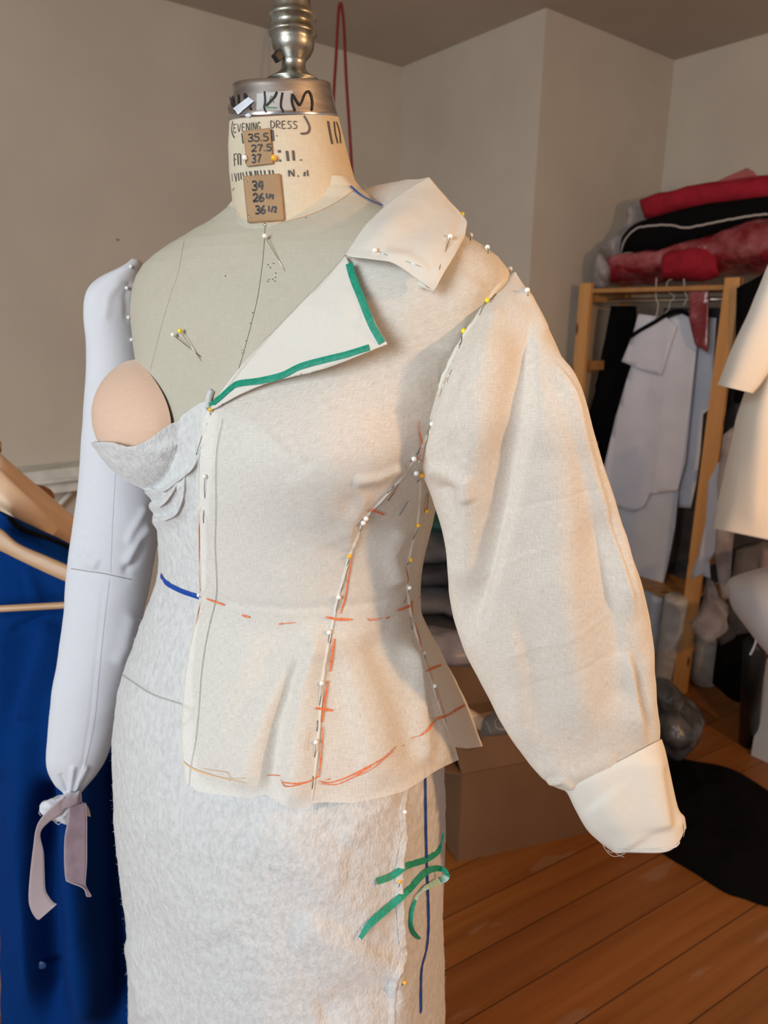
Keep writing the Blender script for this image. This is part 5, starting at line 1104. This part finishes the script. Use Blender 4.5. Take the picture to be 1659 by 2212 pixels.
bag([(1648, 1186), (1720, 1170), (1720, 1226), (1640, 1232)], 2.3, mat('pink_box', (.42, .32, .31), .7), 'corner of a pinkish box above the ironing board', 'storage_box', 'box', None, .1, 0, (1660, 1200))

# black cloth heap on the floor
def heap(name, outline, hmax, mt, lab, cat, nz_=.03, peak=.5, group=None, f=6):
    base = np.array([atz(x, y, .002)[:2] for x, y in outline]); c = base.mean(0); n = len(base)
    ctrl = crspline(np.vstack([base, base[:1]]), 97)[:-1]; nr = 34; G = np.zeros((96, nr, 3))
    for j in range(nr):
        t = j / (nr - 1)
        G[:, j, :2] = c + (ctrl - c) * (1 - t); G[:, j, 2] = .002 + hmax * (1 - (1 - t) ** 2.4) ** peak
    G[:, :, 2] += np.clip(fbm(np.dstack([G[..., :2], 0 * G[..., 2]]), f, 4, 5), -1, 1) * nz_ * np.minimum(1, np.linspace(0, 4, nr))[None, :]; G[:, -1] = G[:, -1].mean(0)
    G[:, :, 2] = np.maximum(G[:, :, 2], .002)
    return tag(grid(name, G, mt, None, closed=True), lab, cat, group)
heap('cloth_heap', [(1380, 1805), (1440, 1850), (1500, 1886), (1560, 1925), (1600, 1940), (1700, 1960), (1850, 1900), (1800, 1760), (1690, 1730), (1600, 1678), (1500, 1650), (1410, 1640), (1350, 1700)], .07, M['black_cloth'], 'heap of black cloth spread on the floor beneath the jacket cuff', 'cloth')
bolt('rubbish_bag', [(1395, 1490, 1400, 1500, 2.7, .01), (1408, 1462, 1400, 1560, 2.66, .08), (1440, 1468, 1432, 1600, 2.6, .12), (1470, 1486, 1462, 1630, 2.56, .12), (1496, 1520, 1482, 1618, 2.55, .09), (1506, 1560, 1498, 1604, 2.55, .04)], M['grey_bag'], 'crumpled dark grey plastic bag on the floor before the right post', 'plastic bag', nz_=.03, group=None)

# cardboard boxes
bf, br, bl = atz(989, 1861, 0), atz(1286, 1794, 0), atz(958, 1831, 0)
ux = br - bf; ux /= np.linalg.norm(ux); uy = bl - bf; uy /= np.linalg.norm(uy)
uy = np.array([-ux[1], ux[0], 0])
hb = P(999, 1672, (bf - ORG) @ fw * .965)[2]
Lb, Wb = .58, .36
def cbox(name, o0, ux, uy, Lb, Wb, hb, lab, flaps=True):
    e_ = empty(name, lab, 'cardboard box', tuple(o0 + ux * Lb / 2 + uy * Wb / 2)); t = .003
    for nm, c, a, b_ in (('side_wall', o0 + ux * Lb / 2, ux * Lb / 2, uy * t), ('side_wall', o0 + ux * Lb / 2 + uy * Wb, ux * Lb / 2, uy * t), ('end_wall', o0 + uy * Wb / 2, ux * t, uy * Wb / 2), ('end_wall', o0 + uy * Wb / 2 + ux * Lb, ux * t, uy * Wb / 2)):
        mesh(nm, *box(c + np.array([0, 0, hb / 2]), a, b_, (0, 0, hb / 2)), M['cardboard'], e_, smooth=False)
    mesh('bottom', *box(o0 + ux * Lb / 2 + uy * Wb / 2 + [0, 0, .005], ux * Lb / 2, uy * Wb / 2, (0, 0, .003)), M['cardboard'], e_, smooth=False)
    return e_
Z1 = np.array([0, 0, 1.0])
b1 = cbox('cardboard_box', bf, ux, uy, Lb, Wb, hb, 'open cardboard box on the floor, nearest one, below the sleeve')
top = bf + Z1 * hb
def flap(o, a, L, dirn, wid, mt=M['cardboard'], lab=None):
    c = o + a * L / 2 + dirn * wid / 2; mesh('flap', *box(c, a * L / 2, dirn * wid / 2, np.cross(a, dirn) * .002), mt, b1, smooth=False, label=lab)
flap(top + uy * .002, ux, Lb, (Z1 * .62 + uy * .78), .17)
flap(top + uy * Wb, ux, Lb, (Z1 * .9 + uy * .45), .17)
flap(top, uy, Wb, (Z1 * .35 - ux * .93), .11)
o2 = bf + ux * .02 + uy * .45; h2_ = P(1000, 1414, (o2 - ORG) @ fw)[2]
b2 = cbox('cardboard_box', o2 - ux * .1, ux, uy, .55, .24, max(.3, h2_), 'taller cardboard box behind the open box')
bolt('wrapped_parcel', [(1038, 1582, 1040, 1590, 2.02, .01), (1046, 1556, 1050, 1586, 2.0, .05), (1078, 1544, 1080, 1582, 1.98, .07), (1110, 1546, 1110, 1580, 1.96, .06), (1150, 1560, 1150, 1590, 1.94, .05)], M['printed_grey'], 'grey wrap with white line print lying in the open box', 'parcel', group=None, key='parcel')
wp = bpy.data.objects['wrapped_parcel']
mesh('printed_lines', *ribbon_on([([(1052, 1560), (1062, 1582)], 3), ([(1072, 1556), (1090, 1551), (1098, 1560), (1092, 1574), (1076, 1574), (1070, 1564), (1072, 1556)], 3)], ['parcel'], .002), M['selvedge'], wp)
bolt('beige_cloth', [(1010, 1528, 1012, 1536, 2.1, .01), (1022, 1536, 1018, 1560, 2.1, .02), (1050, 1552, 1030, 1575, 2.1, .02), (1062, 1556, 1050, 1580, 2.1, .005)], M['tan_satin'], 'folded beige cloth corner in the open box', 'cloth', nz_=.002, group=None)
# dark things glimpsed between body and sleeve
def blob(name, x, y, d, rx, ry, rz, mt, lab, cat, grp='folded fabrics stacked against the back wall'):
    V, Fc = sphere(P(x, y, d), 1, 28, 18, (rx, ry, rz)); V = np.array(V); V = V + fbm(V, 7, 3, 2)[:, None] * .02
    return tag(mesh(name, V, Fc, mt, None), lab, cat, grp)
b2top = (o2 + Z1 * max(.3, h2_))[2]
blob('folded_fabric', 945, 1400, 2.26, .20, .12, .06, M['plastic'], 'clear plastic wrapped bundle on the taller box', 'fabric')
blob('folded_fabric', 955, 1352, 2.80, .24, .14, .055, M['dark_grey_cloth'], 'dark brown-grey folded fabric at the bottom of the stack in the gap', 'fabric')
blob('folded_fabric', 950, 1290, 2.80, .26, .15, .055, M['grey_cloth'], 'mid grey folded fabric in the gap beside the jacket waist', 'fabric')
blob('folded_fabric', 940, 1228, 2.76, .24, .15, .050, M['dark_grey_cloth'], 'charcoal folded fabric with a drooping edge', 'fabric')
blob('folded_fabric', 950, 1168, 2.80, .24, .15, .050, M['grey_cloth'], 'grey fabric just under the green one', 'fabric')
blob('folded_fabric', 945, 1122, 2.78, .20, .12, .028, M['teal_cloth'], 'dark green folded fabric on top of the stack', 'fabric')
bs = P(955, 1385, 2.80); tag(bevel(mesh('work_table', *box((bs[0] + .1, bs[1] + .12, bs[2] / 2 - .01), ux * .35, uy * .2, (0, 0, bs[2] / 2 - .01)), M['dark_grey_cloth'], None, smooth=False), .01), 'low dark stand holding the folded fabrics by the back wall', 'table')

# red cord from the ceiling
cn = P(736, 8, 2.9); 
kq = [P(742, 760, 2.6), P(724, 600, 2.6), P(722, 400, 2.6), P(720, 240, 2.6), P(726, 120, 2.6), P(731, 30, 2.6), P(734, 10, 2.6), P(738, 12, 2.6), P(743, 60, 2.6), P(748, 170, 2.6), P(755, 280, 2.6), P(761, 380, 2.6), P(766, 480, 2.6), P(764, 620, 2.6), P(750, 762, 2.6), P(742, 765, 2.6)]
crd = tag(mesh('red_string', *tube(crspline(kq, 90), .0055, 8), M['cord'], None), 'doubled dark red string hanging from the ceiling behind the neck', 'string')
tpq = P(736, 8, 2.6); mesh('cord_hook', *tube([tpq + Z1 * -.012, (tpq[0], tpq[1], CEIL)], .003, 8), M['bright_steel'], crd)

# ================================================================== BACKGROUND, LEFT
# painted ledge on the left wall
def wallpt(x, y, off=0.0):
    n = np.array([.616, -.788, 0]); return onplane(x, y, C2 + n * off, n)
wn_ = np.array([.616, -.788, 0]); a = wallpt(30, 1010, .05); b_ = wallpt(420, 1003, .05); zt = wallpt(175, 1006, .12)[2]
tl = np.array([*(a[:2]), 0]); 
c = (wallpt(180, 1010, .0)); cc = np.array([c[0], c[1], zt - .02])
lg = empty('wall_ledge', 'chipped white painted ledge running along the left wall', 'ledge', tuple(cc))
mesh('board', *box(cc + wn_ * .07 + [0, 0, .0], dA * 2.0, wn_ * .07, (0, 0, .02)), M['ledge'], lg, smooth=False)
mesh('moulding', *box(cc + wn_ * .045 + [0, 0, -.055], dA * 2.0, wn_ * .045, (0, 0, .035)), M['ledge'], lg, smooth=False)
mesh('moulding', *tube([cc + wn_ * .12 - dA * 2 - Z1 * .03, cc + wn_ * .12 + dA * 2 - Z1 * .03], .014, 12), M['ledge'], lg)
q1, q2 = wallpt(153, 1064, .03), wallpt(118, 1100, .03)
tag(mesh('wall_bracket', *tube([q1, q2], .012, 8), M['ledge'], None), 'slanting white bracket under the wall ledge', 'bracket')
# lower part: white board seen between arm and waist
# royal blue garment
blue = empty('blue_garment', 'royal blue wool garment hanging at the left behind the padded arm', 'garment', tuple(P(150, 1500, 1.25)))
BL = [(-60, 1075, 1.20, 60, 1135, 1.16, .05), (-60, 1110, 1.20, 172, 1200, 1.16, .06), (-60, 1200, 1.20, 262, 1330, 1.20, .08), (-40, 1320, 1.20, 300, 1400, 1.22, .10), (-20, 1500, 1.22, 330, 1520, 1.24, .11), (0, 1700, 1.25, 350, 1700, 1.28, .12), (6, 1900, 1.30, 350, 1900, 1.33, .12), (10, 2100, 1.36, 350, 2100, 1.38, .12), (14, 2330, 1.43, 350, 2330, 1.45, .12)]
G = tube_edges(BL, 240, 200, .8)
G = fold(G, [([(170, 1450), (155, 1700), (175, 2000), (200, 2250)], 40, 50, .05), ([(60, 1500), (50, 1800), (70, 2200)], 30, 40, .02), ([(110, 1650), (95, 1900), (110, 2250)], 26, 24, -.05), ([(250, 1600), (255, 1900), (262, 2250)], 30, 24, -.05), ([(62, 1225), (68, 1270), (78, 1310)], 6, 20, .010), ([(104, 1330), (80, 1420), (40, 1560)], 8, 46, .016), ([(26, 1360), (60, 1345), (104, 1328)], 8, 8, -.008), ([(10, 1330), (0, 1500), (0, 1700)], 20, 30, .02)], closed=True)
G = G + gnormals(G, True) * (fbm(G, 5, 3, 2) * .006)[..., None]
grid('drape', G, M['blue_cloth'], blue, closed=True, flip=True, key='blue', cap=True)
mesh('black_binding', *ribbon_on([([(20, 1121), (50, 1144), (100, 1165), (160, 1190)], 11)], ['blue'], .004), M['black_cloth'], blue)
h = hit(88, 2084, ['blue'])
if h:
    V, Fc = sphere(h[0] + h[1] * .001, .010, 20, 12, (1, .35, .85)); mesh('button', V, Fc, mat('blue_button', (.012, .06, .18), .4), blue)
# pale wooden hanger in front of it
hg = empty('clothes_hanger', 'pale wooden clothes hanger with trouser bar in front of the blue garment', 'clothes hanger', tuple(P(20, 1200, 1.05)))
def barw(top, bot, d, th_, n=50): # shaped wooden arm from edge polylines
    R = [(t[0], t[1], d, b_[0], b_[1], d, th_) for t, b_ in zip(top, bot)]
    return tube_edges(R, n, 28, .75)
G = barw([(-60, 1118), (0, 1141), (41, 1174), (100, 1200), (153, 1223), (200, 1246), (222, 1262)], [(-60, 1165), (0, 1190), (41, 1210), (100, 1238), (148, 1259), (192, 1276), (214, 1276)], 1.06, .008)
grid('hanger_arm', G, M['hanger_wood'], hg, closed=True, flip=True, cap=True)
mesh('trouser_bar', *tube([P(-70, 1322, 1.06), P(0, 1315, 1.06), P(146, 1307, 1.06), P(215, 1303, 1.06)], .0052, 14), M['hanger_wood'], hg)
# tan satin garment on a brown hanger
tan = empty('tan_garment', 'tan satin garment hanging behind the blue one at the left edge', 'garment', tuple(P(60, 1080, 1.35)))
G = tube_edges([(-60, 930, 1.40, -60, 1100, 1.36, .03), (0, 986, 1.40, 0, 1120, 1.34, .04), (54, 1035, 1.40, 44, 1150, 1.34, .04), (108, 1082, 1.40, 100, 1180, 1.34, .04), (164, 1136, 1.40, 160, 1210, 1.34, .04), (190, 1165, 1.40, 190, 1220, 1.34, .02)], 80, 50, .8)
G = fold(G, [([(0, 1010), (60, 1060), (125, 1110), (170, 1160)], 8, 14, -.006)], closed=True)
grid('shoulder', G, M['tan_satin'], tan, closed=True, flip=True, cap=True)
G = tube_edges([(-60, 960, 1.29, -60, 1060, 1.27, .01), (0, 1012, 1.29, 0, 1092, 1.27, .014), (40, 1052, 1.29, 40, 1124, 1.27, .014), (84, 1094, 1.29, 86, 1150, 1.27, .012), (128, 1140, 1.29, 108, 1164, 1.27, .006)], 60, 40, .8)
grid('lapel', G, M['tan_satin'], tan, closed=True, flip=True, cap=True, label='rolled tan satin lapel')
bh = empty('clothes_hanger', 'brown wooden hanger whose shoulder end shows above the tan garment', 'clothes hanger', tuple(P(95, 1066, 1.45)))
G = barw([(40, 1012), (60, 1036), (80, 1046), (96, 1050), (112, 1060), (119, 1074)], [(36, 1030), (56, 1050), (76, 1066), (94, 1078), (108, 1086), (116, 1084)], 1.46, .016)
grid('hanger_arm', G, M['dark_wood'], bh, closed=True, flip=True, cap=True)
G = barw([(-20, 948), (-6, 950), (3, 955)], [(-20, 985), (-6, 983), (3, 976)], 1.42, .012, 16)
grid('hanger_neck', G, M['dark_wood'], bh, closed=True, flip=True, cap=True)
# wooden rack leg at the far left, gives the garments something to hang on
ra, rb = P(2, 1900, 1.62), P(8, 2230, 1.85)
rk = empty('garment_rail', 'pine garment rail leg at the lower left edge', 'garment rail', tuple(P(0, 2200, 1.85)))
V, Fc = tube([P(-16, 1000, 1.5), P(-12, 1500, 1.52), P(-5, 1900, 1.60), P(-2, 2120, 1.68), P(2, 2420, 1.80)], .013, 8); mesh('upright', V, Fc, M['pine'], rk)
mesh('top_rail', *tube([P(-260, 930, 1.5), P(-16, 996, 1.5)], .012, 10), M['bright_steel'], rk)
# small mark on the wall
tag(mesh('nail_hole', *sphere(wallpt(254, 518, .0), .006, 10, 6, (1, 1, .5)), M['black_iron'], None), 'tiny dark nail hole in the left wall', 'nail hole')
